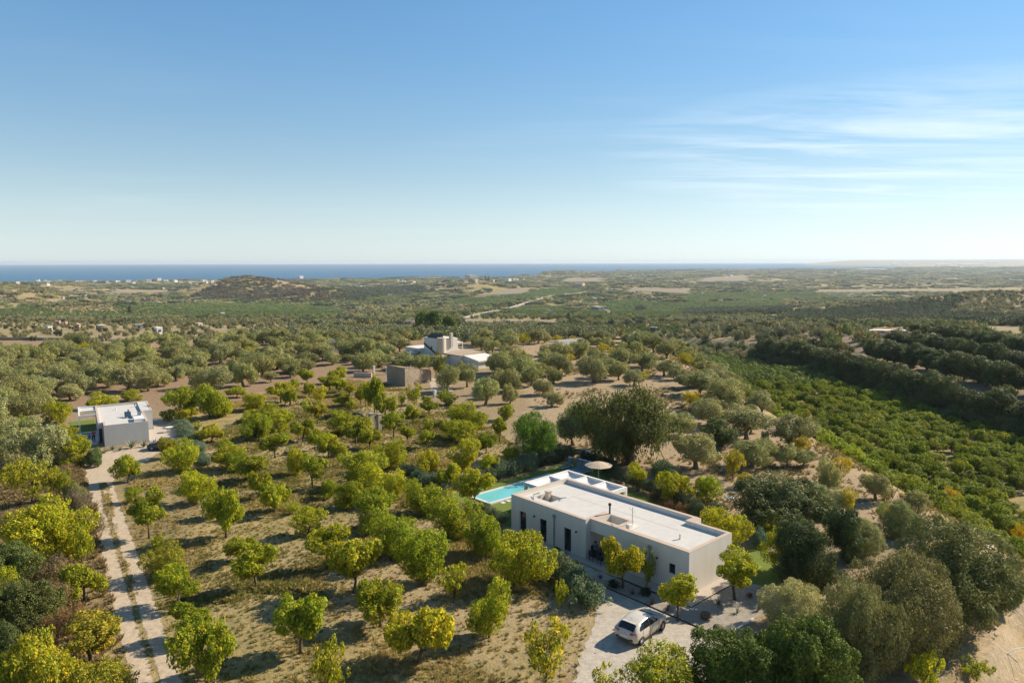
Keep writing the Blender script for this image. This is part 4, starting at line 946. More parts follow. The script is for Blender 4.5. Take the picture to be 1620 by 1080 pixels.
for x, y, h_ in ((-1.9, 8.2, .7), (-3.3, 12.5, .35), (-.6, 13.5, .5)): b = MB(); b.tube([(x, y, T2), (x, y, T2 + h_)], .09, 8); b.build('vent_pipe', M_BLACK if h_ > .6 else M_WHITE, H2)
for y0, y1 in ((9.2, 11.0), (12.2, 14.6)): b = MB(); b.box(1.2, 1.23, y0, y1, .1, 2.1); o = b.build('window', M_DARK, H2); b = MB(); b.box(1.23, 1.245, y0 + .06, y1 - .06, .16, 2.04); b.build('pane', M_GLASS, o)
for x0, x1 in ((-5.82, -5.45),): b = MB(); b.box(x0, x1, 2.66, 2.69, .05, 2.0); o = b.build('door', M_DARK, H2)
pg = thing('pergola', (-49.6, 97.25, 0), 'white steel pergola with canvas blinds beside the second house', 'pergola', rz=R(31.2))
for x, y in ((-8.1, 9.0), (-8.1, 12.6), (-8.1, 16.1)): b = MB(); b.box(x, x + .18, y, y + .18, 0, 2.6); b.build('post', M_WHITE, pg)
for a in ((-8.1, -7.92, 9.18, 16.1), (-8.1, -5.92, 9.0, 9.18), (-7.92, -5.92, 12.6, 12.78), (-8.1, -5.92, 16.1, 16.28)): b = MB(); b.box(*a, 2.6, 2.85); b.build('beam', M_WHITE, pg)
for k in range(5): b = MB(); y = 12.85 + k * .64; b.prism([(-7.9, y), (-5.95, y), (-5.95, y + .58), (-7.9, y + .58)], 2.62 + .06 * (k % 2), 2.66 + .06 * (k % 2)); b.build('canvas_blind', M_CLOTH, pg)
dk = thing('sun_deck', (-49.6, 97.25, 0), 'raised paved deck with pale steps under the second house pergola', 'deck', rz=R(31.2))
b = MB(); b.box(-8.6, -5.92, 3.0, 9.5, 0, .35); b.build('platform', M_STONE, dk)
for k in range(3): b = MB(); b.box(-8.4, -6.0, 2.0 + k * .34, 2.33 + k * .34, 0, .1 + k * .09); b.build('step', M_STONE, dk)
sheet('second_lawn', [tuple((H2.matrix_basis @ Vector(p))[:2]) for p in ((-8.7, 9.6, 0), (-6.0, 9.6, 0), (-6.0, 20, 0), (-9.5, 20, 0))], M_LAWN, .02, 1, .1)
H2W = Matrix.Translation((-49.6, 97.25, 0)) @ Matrix.Rotation(R(31.2), 4, 'Z')
def h2(x, y, z=0): return tuple(H2W @ Vector((x, y, z)))
sheet('second_terrace', [h2(*p)[:2] for p in ((.1, -.6), (2.6, -.4), (4.8, 4.4), (4.8, 16), (1.3, 16), (1.3, 8), (.1, 8))], M_PAVE, .035, 1.5, .05)
for k, (x, y) in enumerate(((-7.6, 4.6), (-7.6, 6.6))):
    t = thing('daybed', h2(x, y, .35), ('dark slatted daybed on the deck nearer the steps', 'dark slatted daybed on the deck under the pergola beam')[k], 'lounger', 'daybeds on the deck', R(31.2))
    for q_ in range(7): b = MB(); b.box(-.8, .8, -.4 + q_ * .115, -.4 + q_ * .115 + .085, .28, .32); b.build('slat', M_DARK, t)
    for x_ in (-.7, .64): b = MB(); b.box(x_, x_ + .06, -.38, .38, 0, .28); b.build('leg', M_DARK, t)
person(h2(-6.5, 2.35, .28), R(31.2), 'person in a red shirt and dark trousers standing on the deck steps', 'stand', (.30, .06, .07), (.03, .035, .07), (.04, .03, .02))
car(tuple(at(248, 713) + Vector((.6, .9, .03))), R(31.2 + 65), 'dark blue car half hidden under citrus trees at the second house', M_BLUEP)
b = thing('garden_table', h2(3.0, 4.6, .04), 'small white round table on the second house terrace', 'table')
m_ = MB(); m_.lathe([(.55, .72), (.55, .75), (0, .76)], (0, 0), 16); m_.build('tabletop', M_WHITE, b); m_ = MB(); m_.tube([(0, 0, 0), (0, 0, .72)], .04, 6); m_.build('leg', M_WHITE, b)
for px, py, L, n, m, l in ((165, 717, .9, 16, M_AGY, 'pale agave at the left corner of the second house front'), (178, 712, .9, 18, M_AGV, 'green agave second from the left corner under the blank wall'), (190, 713, .7, 14, M_AGV, 'small agave third from the left corner under the blank wall'),
                           (208, 709, 1.5, 26, M_AGV, 'largest spreading agave under the middle of the blank wall'), (228, 707, 1.1, 16, M_AGV, 'tall agave near the right end of the blank wall'), (244, 702, .9, 14, M_AGV, 'agave beyond the blank wall beside the dark car')):
    agave(px, py, n, L, .16, m, l, 'agaves along the second house front')

# ------------------------------------------------------------------ old stone barn, ruins, white house on the crest
def stonemat(name, c1, c2, sc):
    m, t, p, o = newmat(name); v = posvec(t); vo = nd(t, 'ShaderNodeTexVoronoi', Scale=sc); t.links.new(v, vo.inputs['Vector'])
    ve = nd(t, 'ShaderNodeTexVoronoi', Scale=sc, feature='DISTANCE_TO_EDGE'); t.links.new(v, ve.inputs['Vector'])
    c = mixc(t, vo.outputs['Color'], c1, c2); c = mixc(t, mth(t, 'MULTIPLY_ADD', noise(t, .5, 4, .6, v), 2.0, -.6, clamp=True), c, tuple(x * .55 for x in c1)); e_ = mth(t, 'MULTIPLY', ve.outputs['Distance'], 9.0, clamp=True)
    t.links.new(c, p.inputs['Base Color']); p.inputs['Roughness'].default_value = .95; bump(t, p, e_, .9, .08); return m
M_RUB = stonemat('rubble_stone', (.46, .36, .25), (.30, .235, .165), 3.2)
M_TERR = plain('terracotta', (.40, .30, .215), .9, 0, .2, .8, .2, .2)
K = at(641, 611); barn = thing('stone_barn', K, 'old rubble stone barn with lean-to top standing behind the orchard', 'barn', rz=R(-36))
poly = [(-5.0, 0), (0, 0), (0, 7.6), (-5.0, 7.6)]
b = MB(); t_ = .45
for pl, zt in (([(-5, 0), (0, 0), (0, t_), (-5, t_)], (3.9, 3.6, 3.5, 3.8)), ([(-t_, t_), (0, t_), (0, 7.6), (-t_, 7.6)], (3.5, 3.5, 2.1, 2.1)), ([(-5, t_), (-5 + t_, t_), (-5 + t_, 7.6), (-5, 7.6)], (3.8, 3.8, 2.4, 2.4)), ([(-5 + t_, 7.15), (-t_, 7.15), (-t_, 7.6), (-5 + t_, 7.6)], (2.4, 2.2, 2.1, 2.3))):
    b.prism(pl, -.3, list(zt))
b.build('wall', M_RUB, barn)
b = MB(); b.prism([(-4.55, .45), (-.45, .45), (-.45, 7.15), (-4.55, 7.15)], [3.2, 3.1, 1.8, 2.0], [3.35, 3.25, 1.95, 2.15]); b.build('roof', M_CAP, barn)
rng_ = random.Random(4)
cop = MB()
for k in range(30):
    y = .1 + k * .25; zt = 3.55 - (y - .45) * .196; x = -.25 + rng_.uniform(-.1, .05); s = rng_.uniform(.1, .2); cop.box(x - s, x + s, y, y + .22, zt - .05, zt + rng_.uniform(.04, .2))
cop.build('coping_stone', M_RUB, barn, 'stuff')
M_PIL = stonemat('pillar_stone', (.50, .42, .32), (.36, .30, .235), 5)
def pillar(px, py, wd, h_, mat, label, name='gatepost', cap=True, group=None):
    K = at(px, py); t = thing(name, K, label, 'gatepost', group, RZ); b = MB(); b.box(-wd / 2, wd / 2, -wd / 2, wd / 2, -.2, h_); b.build('shaft', mat, t)
    if cap: b = MB(); b.box(-wd / 2 - .06, wd / 2 + .06, -wd / 2 - .06, wd / 2 + .06, h_, h_ + .12); b.build('cap', mat, t)
pillar(588, 680, .62, 2.4, M_PIL, 'tall stone pillar in the orchard, the one on the track side of its pair', group='stone pillars in the orchard'); pillar(600, 682, .58, 2.5, M_PIL, 'tall stone pillar in the orchard, the one toward the barn', group='stone pillars in the orchard')
pillar(591.5, 590, .4, 1.5, M_STONE, 'white gatepost behind the orchard, farther from the stone barn', group='white gateposts'); pillar(612.5, 592, .4, 1.5, M_STONE, 'white gatepost close to the stone barn wall', group='white gateposts')
pillar(688, 628, .5, 1.3, M_STONE, 'short pale stone post at the sandy patch beside the barn', 'stone_post', False)
def lowwall(pts, h_, th, mat, label):
    K = at(*pts[0]); t = thing('stone_wall', K, label, 'wall'); b = MB()
    for a, c in zip(pts[:-1], pts[1:]):
        A, B = at(*a) - K, at(*c) - K; dd = (B - A); n_ = Vector((-dd.y, dd.x, 0)).normalized() * th / 2
        b.prism([(A - n_)[:2], (B - n_)[:2], (B + n_)[:2], (A + n_)[:2]], [A.z - .4, B.z - .4, B.z - .4, A.z - .4], [A.z + h_, B.z + h_, B.z + h_, A.z + h_])
    b.build('masonry', mat, t)
lowwall([(560, 596), (588, 597)], 1.0, .3, M_CREAM, 'low beige wall beside the white gateposts'); lowwall([(561, 655), (578, 660)], .35, .5, M_RUB, 'low rubble wall running from the stone pillars')
lowwall([(-20, 538), (40, 538), (100, 539), (165, 540)], 1.0, .4, M_RUB, 'grey roadside wall at the far edge of the olive grove'); 
K = at(697, 576); wh = thing('white_house', K, 'white modern house with tower and round turret among the olives', 'house', rz=RZ)
M_WH = plain('white_render', (.62, .575, .50), .85, 0, .05, .5, 0, .2)
b = MB(); ub(b, 0, 6.6, 0, 5.2, -.5, 6.0); ub(b, 6.6, 13.4, -1.0, 4.2, -.5, 3.2); ub(b, -7.0, 0, .6, 6.5, -.5, 2.5); ub(b, -2.6, 0, -2.6, .6, -.5, 2.0); b.build('wall', M_WH, wh)
b = MB(); b.lathe([(1.0, -.5), (1.0, 6.3), (0, 6.3)], (-.3, .5), 18); b.build('turret', M_CREAM, wh, sm=False)
b = MB(); ub(b, -.35, .35, 2.9, 3.6, 4, 7.3); b.build('chimney', M_CREAM, wh)
b = MB(); b.prism([(-5.6, .3), (-.8, .3), (-.8, 1.5), (-5.6, 1.5)], 6.02, [6.3, 6.3, 7.0, 7.0]); b.build('solar_array', M_BLACK, wh)
b = MB(); b.prism([(-6.6, -.06), (-1.0, -.06), (-1.0, -.01), (-6.6, -.01)], [4.2, 1.8, 1.8, 4.2], [4.8, 2.3, 2.3, 4.8]); b.build('stair_string', M_DARK, wh)
b = MB(); b.prism([(0.0, .4), (7.2, .4), (7.2, 6.7), (.0, 6.7)], 2.5, [2.7, 2.7, 3.2, 3.2]); b.prism([(.0, -2.8), (2.8, -2.8), (2.8, .39), (.0, .39)], 2.0, [2.15, 2.15, 2.45, 2.45]); b.prism([(-9.2, -2.6), (-6.7, -2.6), (-6.7, -1.01), (-9.2, -1.01)], [2.0, 2.0, 2.6, 2.6], [2.15, 2.15, 2.75, 2.75]); b.build('roof', M_TERR, wh)
b = MB(); ub(b, -12.2, -7.0, 1.6, 7.6, -.5, 1.6); b.prism([(7.0, 1.3), (12.6, 1.3), (12.6, 7.9), (7.0, 7.9)], 1.6, [2.7, 1.9, 1.9, 2.7]); b.build('annexe', M_WH, wh)
b = MB()
for v in (5.4, 7.0): ub(b, .4, .6, v, v + .15, 2.9, 4.6); ub(b, 2.4, 2.6, v, v + .15, 2.9, 4.6)
ub(b, .4, 2.6, 5.35, 7.2, 4.6, 4.8); ub(b, 0, 6, 5.2, 7.4, -.5, 2.9); b.build('balcony', M_WH, wh)
for u, v, a, z0, z1 in ((3.2, -.02, .55, 3.4, 4.0),): b = MB(); ub(b, u, u + a, v - .02, v + .0, z0, z1); b.build('window', M_DARK, wh)
K = at(884, 556); cu = thing('white_hut', K, 'small roofless white block hut with two dark windows in the olives', 'hut', rz=RZ)
b = MB(); ub(b, 0, 1.6, 0, .3, -.5, 2.9); b.box(-.3, 0, .3, 7.4, -.5, 2.9); ub(b, 1.3, 1.6, .3, 7.4, -.5, 2.9); b.build('wall', M_W2, cu)
for v in (.9, 2.7): b = MB(); b.box(.0, .02, v, v + .55, .9, 1.9); b.build('window', M_BLACK, cu)
# ------------------------------------------------------------------ citrus orchard: base x, base y, crown left, right, top, tint, form (s standard, b bushy, t thin)
CIT = [l.split() for l in '''
202 764 181 226 721 g s;213 795 200 229 770 d b;236 851 206 261 775 g s;310 797 281 338 746 l b;343 818 303 340 783 y s;358 850 314 374 772 g s;252 872 230 265 845 g t;256 913 229 300 857 o b
281 958 250 315 893 g s;303 1011 265 330 956 d s;328 1080 290 388 978 g s;406 932 380 448 858 l s;381 888 350 402 846 g s;475 1033 440 517 938 g s;522 1092 490 556 1008 g t
134 951 115 180 888 g s;131 892 122 158 827 g t;146 1052 100 203 970 o s;489 847 455 511 804 l b;519 899 483 551 832 l s;560 938 523 607 851 l s;435 811 424 477 759 g s;413 788 394 429 745 g s
495 773 474 526 717 g s;463 813 456 483 791 b t;521 788 505 533 757 d b;551 803 536 582 763 l b;587 838 550 625 773 d b;604 792 568 642 733 l b;618 886 582 660 806 d b;665 926 622 714 827 d b
710 852 667 751 776 g b;766 880 732 798 817 d b;822 928 773 878 846 g b;751 804 725 783 742 l s;774 758 761 796 717 l s;738 744 709 763 693 y b;673 752 650 698 710 y b;709 778 690 728 732 l s
667 812 636 698 757 g b;622 796 602 641 749 l b;576 766 540 608 710 g b;557 803 539 578 759 g b;620 741 592 648 693 g b;718 949 696 749 891 l t;601 990 560 641 919 g s;662 1049 615 721 958 y s
774 1008 742 812 917 g b;864 1078 824 906 976 o t;888 960 875 901 917 l t;986 930 950 1017 854 y s;1023 927 1012 1040 868 d t;1072 981 1035 1098 902 l s;1162 948 1124 1206 869 g s
1067 797 1046 1106 748 l s;1119 793 1102 1146 751 b b;1007 777 994 1028 733 l s;1146 872 1103 1186 806 l b;1217 847 1190 1243 810 l b;1240 905 1194 1268 838 l b
284 664 250 309 611 g b;332 661 303 366 606 d b;300 669 283 316 643 y s;313 684 308 324 665 d t;334 700 317 361 672 y s;352 658 335 384 633 l b;374 629 364 398 611 g s;405 649 386 424 621 l b
444 637 416 459 605 y s;460 641 453 476 617 g s;416 667 398 450 637 l b;441 684 427 476 648 l b;479 699 455 491 664 g s;404 696 363 420 652 d b;418 698 410 426 679 g t;362 740 340 387 695 g b
374 745 357 391 712 d b;435 724 418 467 685 g s;395 762 364 430 719 g s;472 752 443 476 707 l b;286 747 256 318 697 l b;266 725 250 280 690 o b;316 775 285 318 752 l t
486 606 475 501 583 g s;464 618 449 473 600 g s;534 606 520 549 580 l s;522 619 500 536 592 g s;537 623 526 554 598 l s;490 628 484 502 605 l s;506 637 497 524 609 y t;553 627 543 566 603 y s
458 642 449 478 615 g s;487 655 476 501 630 g t;503 671 489 521 635 o s;542 645 530 556 622 l s;556 649 549 567 630 g t;570 641 560 579 611 g s;578 643 566 591 604 l s;592 655 580 614 594 g s
611 661 597 633 620 g s;542 689 515 564 650 g b;563 703 540 592 660 g s;586 711 566 605 675 g s;622 692 602 644 650 d s;653 674 640 668 638 g s;679 658 662 691 627 d s;678 683 667 688 657 g t
646 701 637 663 671 g s;675 711 667 693 679 g s;636 642 631 644 619 g t;655 640 641 671 606 g t;498 713 482 509 680 g s;520 722 500 541 685 l s;535 724 525 553 700 g b;629 737 606 634 705 b b
706 640 690 723 617 d b;730 670 706 761 634 g b;732 699 704 759 664 g b;704 693 692 713 663 g s;758 679 744 778 649 g b;790 699 780 806 660 d s;802 664 787 816 639 d b;769 717 755 789 686 d s;807 728 793 821 701 l b;837 724 831 842 703 g s
162 646 142 184 620 l b;205 634 190 226 616 g b;5 662 -12 19 634 l b;95 669 75 121 633 l b;117 738 94 141 689 l b;104 701 91 121 669 l b;95 882 45 132 786 l b;40 898 -12 89 806 l b;5 968 -20 39 895 l b;163 1112 118 216 1042 o b
'''.replace('\n', ';').split(';') if l.strip()]
FORM = dict(s='citrus', b='citrus_bushy', t='citrus_thin')
for r_ in CIT:
    bx, by, xl, xr, ty = map(float, r_[:5])
    putpx(FORM[r_[6]], bx, by, xl, xr, ty, TINT[r_[5]], word=r_[5] + r_[6])
CITRUS = [x for x in REG]
# ------------------------------------------------------------------ named trees and bushes
PL = '''pepper|997 734 934 1071 612|1 1 1|huge drooping pepper tree beyond the parasol, tallest tree on the dry slope
pepper_tall|941 708 926 976 629|.85 .95 1|dark drooping tree tucked against the side of the huge pepper tree
pepper_bright|846 724 810 884 652|1 1 1|rounded bright green weeping tree between orchard and pool hedge
olive|907 704 862 927 636|.9 .95 .9|broad dark olive behind the bright green weeping tree
olive|1101 741 1075 1149 684|1.15 1.1 1.1|gnarled wide olive with thick split trunk above the villa lawn
olive|1190 738 1148 1216 694|1.1 1.1 1|low spreading olive beyond the yellowing almonds
carob|1140 705 1105 1161 661|1 1.1 .9|dense dark green carob behind the gnarled wide olive
almond|1160 760 1155 1192 711|1.07 0.93 1.04|yellowing almond on bare ground behind the dark bush group
almond|1177 772 1166 1196 747|1.12 0.96 1.04|small yellow almond nearest the dark bush group
olive|1245 738 1230 1267 704|1.2 1.2 1.1|small olive on bare sloping ground below the yellow tree
almond|1268 722 1254 1283 688|1.25 1.00 0.95|bright yellow almond on the slope edge above the lemon grove
olive|1210 715 1200 1215 681|1 1 1|stunted olive with bare upright trunk on the slope
olive|1270 738 1262 1302 712|1.1 1.1 1|leaning olive at the slope edge beside the yellow almond
olive|1310 778 1287 1330 724|1.1 1.1 1|full grey olive above the dark hedge bushes
olive|1188 683 1178 1208 659|1.1 1.1 1|upright olive behind the stunted olive trunk
almond|1340 815 1335 1365 770|1.07 0.93 1.14|thin yellow almond with dark trunk behind the dark round hedge
almond|1398 826 1388 1412 795|1.16 0.96 1.14|thin bare-legged almond leaning over the slope edge
almond|1612 868 1596 1618 826|1.46 0.96 0.66|orange leaved almond beside the sandy track
almond|1330 760 1318 1350 722|1.20 0.96 0.95|yellow almond at the head of the lemon grove slope
almond|1500 800 1480 1516 770|1.29 0.96 0.85|orange yellow almond at the foot of the slope in the lemons
olive|1452 812 1432 1470 776|1.1 1.1 1|pale olive on the slope edge behind the great dark bushes
olive|1385 790 1362 1412 748|1.15 1.1 1|feathery olive on the brow above the lemon grove
olive|575 588 556 596 556|1.1 1.1 1|grey olive beside the beige wall behind the white gateposts
olive|600 580 582 622 553|1.1 1.1 1|grey olive rising behind the white gatepost pair
olive|640 584 622 662 560|1.1 1.1 1|grey olive in front of the low wing of the white tower house
olive|664 586 645 684 561|1.0 1.05 .9|second olive in front of the white house wing, nearer the dark conifer
almond|693 602 676 708 556|0.47 0.47 0.66|dark sparse conifer-like tree standing before the white tower
olive|708 620 690 732 578|1.1 1.1 1|leaning olive at the sandy patch beside the barn
olive|739 612 722 758 572|1.1 1.1 1|forked olive beyond the sandy patch
olive|768 640 748 793 597|1.15 1.15 1|broad olive with dark fork standing alone on bare soil
olive|807 638 794 820 607|1.15 1.1 1|narrow olive next to the lone broad olive
olive|790 590 770 815 556|1.1 1.1 1|rounded olive past the annexe of the white house
olive|835 602 806 862 562|1.15 1.15 1|wide olive uphill of the narrow olive
olive|640 575 618 655 556|1.05 1.1 1|far olive against the white house wing end
shrub_dense|1232 830 1166 1300 760|.75 .8 .75|wide dark evergreen bush group beyond the villa end
shrub_olive|1290 812 1258 1330 768|.9 .95 .9|grey-green bush at the end of the dark evergreen group
shrub_dense|1268 922 1222 1320 826|.8 .88 .95|tall dark leafy hedge bush beside the villa lawn end
shrub_dense|1333 882 1302 1368 803|.8 .88 .95|tall dark leafy hedge bush on the slope side of its twin
shrub_olive|1368 878 1338 1400 822|.9 .9 .85|grey feathery bush between the dark hedge twin and the great dark bush
shrub_olive|1424 850 1394 1454 790|.85 .9 .8|greenish feathery bush on the brow behind the great dark bush
shrub_dense|1302 925 1280 1326 890|.8 .85 .8|low dark bush at the foot of the dark hedge twins
shrub_olive|1500 990 1408 1580 828|.52 .58 .48|great dark green bush over the earth bank by the sandy track
shrub_olive|1588 958 1556 1612 880|.52 .58 .48|dark bush leaning over the bend of the sandy track
shrub_olive|1432 1042 1342 1518 882|.66 .61 .56|great grey-brown wild olive bush in front of the dark bank bush
shrub_olive|1350 1078 1288 1412 922|.72 .72 .66|grey-green drooping wild olive between the two great bushes and green thicket
shrub_olive|1262 992 1208 1316 926|1.35 1.3 1.3|silvery sparse bush at the outer end of the gravel bed
shrub_dense|1170 1112 1102 1236 996|.85 1.02 .52|green feathery thicket bush by the gravel drive edge
shrub_dense|1268 1120 1186 1342 976|.85 1.0 .52|largest green feathery thicket bush beyond the kerb corner
citrus_thin|962 1112 930 988 1052|1.2 1.2 1|loose yellow-green shrub at the drive mouth, smaller of two
citrus_bushy|1045 1125 980 1112 1034|1 1 1.2|loose yellow-green shrub at the drive mouth, wider of two
citrus_thin|1463 1092 1428 1497 1028|1.1 1.15 1|light green loose shrub at the foot of the great wild olive
citrus_thin|1545 1075 1520 1572 1040|.9 1 1|sparse sapling on the sandy track verge
olive|62 748 22 102 674|1 1 1|round silvery olive left of the second house behind the yellow citrus
olive|4 742 -25 28 686|1.1 1.1 1.1|pale silver olive at the frame edge beyond the thicket
shrub_dense|148 738 136 163 709|1.1 1.2 1.2|clipped dome bush at the yard entrance of the second house
citrus_bushy|36 692 17 53 658|.8 1 .9|plain green tree in the shade left of the second house
almond|50 800 12 86 724|0.95 0.90 1.04|dull yellow-green almond in the trackside thicket
almond|92 792 70 112 738|0.86 0.86 1.14|grey-green half bare almond next to the thicket brush
shrub_olive|120 792 104 138 763|1 1 .9|small green bush on the track verge below the yard
shrub_dense|40 1000 10 112 915|.95 .92 .7|dark green bramble mass in the gully beside the track
shrub_dense|10 935 -30 55 860|1 1.1 .9|dark bush in the gully behind the bright citrus
shrub_dense|-5 1060 -40 30 985|.9 1 .9|dark bush in the gully at the frame edge
citrus_bushy|70 1100 12 128 996|1.12 1.02 1.1|big yellow flowering bush in the near verge
citrus_bushy|22 1122 -20 66 1030|1.12 1.02 1.1|yellow bush at the frame corner beside the big yellow bush'''
for l in PL.split('\n'):
    k, bx, tn, lab = l.split('|'); bx = list(map(float, bx.split())); putpx(k, *bx, tuple(map(float, tn.split())), label=lab)
for i, (bx, by, xl, xr, ty, tn, lab) in enumerate(((92, 930, 62, 126, 880, (1, 1, 1), 'tan dry brush beside the gully at the foot of the yellow citrus pair'), (88, 968, 58, 118, 916, (1, .95, .9), 'tan dry brush behind the wide leaning citrus of the verge'),
        (112, 1012, 92, 136, 955, (1.1, .9, .8), 'reddish dry brush between the leaning citrus and the half red citrus'), (128, 815, 96, 136, 772, (.75, .8, .95), 'grey leafless brush on the track verge'), (150, 850, 128, 165, 812, (.9, .9, .9), 'low tan brush at the track edge below the grey brush'),
        (1056, 808, 1042, 1074, 790, (.5, .42, .42), 'dark reddish low bush behind the villa lawn'), (1082, 812, 1068, 1100, 794, (.9, .7, .55), 'rusty low brush behind the villa roof jog'), (1040, 793, 1030, 1056, 778, (.35, .36, .4), 'dark low bush at the lawn end'),
        (1185, 945, 1180, 1190, 936, (.6, .5, .4), 'tiny dry tuft in the gravel near the round citrus'))):
    putpx('brush', bx, by, xl, xr, ty, tn, label=lab)
for bx, by, xl, xr, ty, tn, lab in ((22, 915, -4, 48, 880, (1, .9, .8), 'tan dry brush beyond the gully brambles'), (80, 1015, 58, 106, 975, (1, .9, .75), 'brown dry brush between bleached bush and yellow bush'), (122, 935, 104, 142, 902, (.95, .85, .75), 'brown dry brush behind the leaning verge citrus stem'), (158, 1010, 138, 178, 978, (1, .85, .7), 'rusty dry brush at the track edge near the half red citrus'), (100, 762, 84, 120, 738, (.8, .8, .8), 'grey-brown brush below the yellow-green citrus of the second house')):
    putpx('brush', bx, by, xl, xr, ty, tn, label=lab)
for bx, by, xl, xr, ty, tn, lab in ((1050, 757, 1030, 1070, 727, (.75, .95, .7), 'spiky green bush between pool hedge and gnarled olive'), (1135, 810, 1121, 1150, 794, (.4, .55, .35), 'small dark round bush behind the villa end'), (1200, 862, 1184, 1218, 832, (1.25, 1.5, 1.7), 'blue-green feathery mound on the side lawn'),
        (1021, 941, 1011, 1030, 928, (.28, .33, .25), 'dark cushion plant in the shaded bed'), (970, 928, 960, 982, 917, (.3, .3, .25), 'low dark plant under the yellowish citrus by the terrace'), (1250, 965, 1222, 1268, 942, (1.2, 1.15, .95), 'pale scrub mound at the outer end of the gravel bed'),
        (888, 800, 778, 812, 772, (1, 1, 1), '')):
    if lab: putpx('mound', bx, by, xl, xr, ty, tn, label=lab)
# hedges: overlapping mounds along a line, each hedge one thing with its plants as parts
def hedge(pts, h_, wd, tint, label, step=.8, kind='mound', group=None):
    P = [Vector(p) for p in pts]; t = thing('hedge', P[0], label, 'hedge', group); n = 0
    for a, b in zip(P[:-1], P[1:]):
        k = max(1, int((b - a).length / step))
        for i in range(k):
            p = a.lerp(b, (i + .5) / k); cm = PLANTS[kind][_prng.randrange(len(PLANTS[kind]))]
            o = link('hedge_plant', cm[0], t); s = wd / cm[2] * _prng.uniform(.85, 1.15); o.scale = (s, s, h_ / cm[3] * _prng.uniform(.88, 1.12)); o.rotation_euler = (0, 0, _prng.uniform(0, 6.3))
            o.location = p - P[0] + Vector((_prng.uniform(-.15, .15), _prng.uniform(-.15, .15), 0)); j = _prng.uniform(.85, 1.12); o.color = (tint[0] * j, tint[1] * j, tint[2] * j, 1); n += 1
A3 = lambda *p: at(*p)
hw3 = lambda u, v: Vector((*hw(u, v), 0))
hedge([hw3(31.5, 4.8), hw3(31.4, 9), hw3(31.4, 14.2)], 1.75, 2.3, (.95, 1.02, .9), 'billowing grey-green rosemary hedge along the far pool side')
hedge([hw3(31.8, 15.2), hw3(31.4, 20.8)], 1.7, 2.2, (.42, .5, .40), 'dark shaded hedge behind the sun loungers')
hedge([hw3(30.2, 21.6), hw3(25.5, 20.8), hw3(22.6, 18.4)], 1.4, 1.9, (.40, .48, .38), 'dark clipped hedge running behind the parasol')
hedge([hw3(21.8, 17.9), hw3(18, 17.4), hw3(14, 16.8), hw3(10.5, 15.6), hw3(7.5, 14.2)], 1.5, 1.9, (.55, .62, .45), 'long green hedge behind the villa back lawn')
hedge([A3(880, 905), A3(902, 925), A3(922, 945), A3(932, 962)], 1.8, 2.6, (1.0, 1.1, .85), 'feathery grey-green hedge at the drive entrance')
hedge([hw3(19.6, -.9), hw3(22, -.4), hw3(24, -.2)], 1.3, 1.7, (.9, 1.0, .8), 'low green hedge between villa end wall and pool lawn')
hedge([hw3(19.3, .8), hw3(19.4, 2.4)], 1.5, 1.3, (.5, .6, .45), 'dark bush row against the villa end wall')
hedge([A3(640, 752), A3(660, 762), A3(690, 775), A3(702, 782)], 1.6, 2.2, (.85, 1.0, .85), 'rounded grey-green hedge in the orchard beside the yellow citrus')
hedge([A3(287, 674), A3(296, 690), A3(305, 705), A3(314, 718)], 1.2, 2.2, (1.15, 1.25, 1.15), 'pale lavender hedge along the second house garden path')
hedge([A3(320, 725), A3(326, 738)], .9, 1.6, (1.1, 1.2, 1.2), 'short low lavender row continuing past the footpath')
hedge([hw3(12.3, -1.7), hw3(10.5, -1.75)], .6, .8, (.75, .5, .45), 'low reddish planting under the wall lamp by the recess')
# dead wood
def dead(loc, h_, n, label, name='dead_bush', mat=None):
    t = thing(name, loc, label, 'bush'); b = MB()
    for i in range(n):
        a = random.uniform(0, 6.28); r_ = random.uniform(.2, .7) * h_; p1 = Vector((math.cos(a) * r_ * .4, math.sin(a) * r_ * .4, h_ * random.uniform(.4, .6))); p2 = Vector((math.cos(a) * r_, math.sin(a) * r_, h_ * random.uniform(.7, 1.05)))
        b.tube([(0, 0, 0), p1, p2], [.035, .022, .008], 4)
        for k in range(2): d_ = Vector((random.uniform(-.3, .3), random.uniform(-.3, .3), random.uniform(.1, .35))) * h_; b.tube([p1, p1 + d_], [.016, .006], 4)
    b.build('branch', mat or M_TWIG, t, 'stuff')
dead(at(57, 1002), 1.5, 16, 'bleached leafless bush behind the big yellow bush', mat=M_STONE); dead(at(132, 805), 1.4, 18, 'grey leafless thorn bush beside the track'); dead(at(1222, 772), 1.3, 10, 'bare dead shrub on the dry slope behind the evergreen group', mat=M_BARK); dead(at(1412, 788), 2.2, 7, 'bare forked snag on the slope brow', mat=M_BARK)
dead(at(940, 722), 2.0, 6, 'bare sapling on the dry ground behind the loungers hedge', mat=M_BARK)
K = at(1600, 1085); t = thing('fallen_branch', K, 'long pale bare branch arching over the sandy track verge', 'branch'); b = MB()
b.tube([(-1.9, .2, .3), (-1.0, .7, .7), (0, 1.4, 1.0), (1.4, 2.0, 1.3), (3.0, 2.6, 1.2)], [.05, .05, .045, .04, .02], 6); b.build('limb', M_STONE, t); b = MB(); b.tube([(-.6, 1.0, .85), (-.2, .5, .5), (.2, .2, .1)], [.03, .025, .015], 5); b.tube([(.8, 1.75, 1.2), (1.2, 1.3, .9), (1.2, .7, .4)], [.03, .025, .015], 5); b.build('side_twig', M_STONE, t)
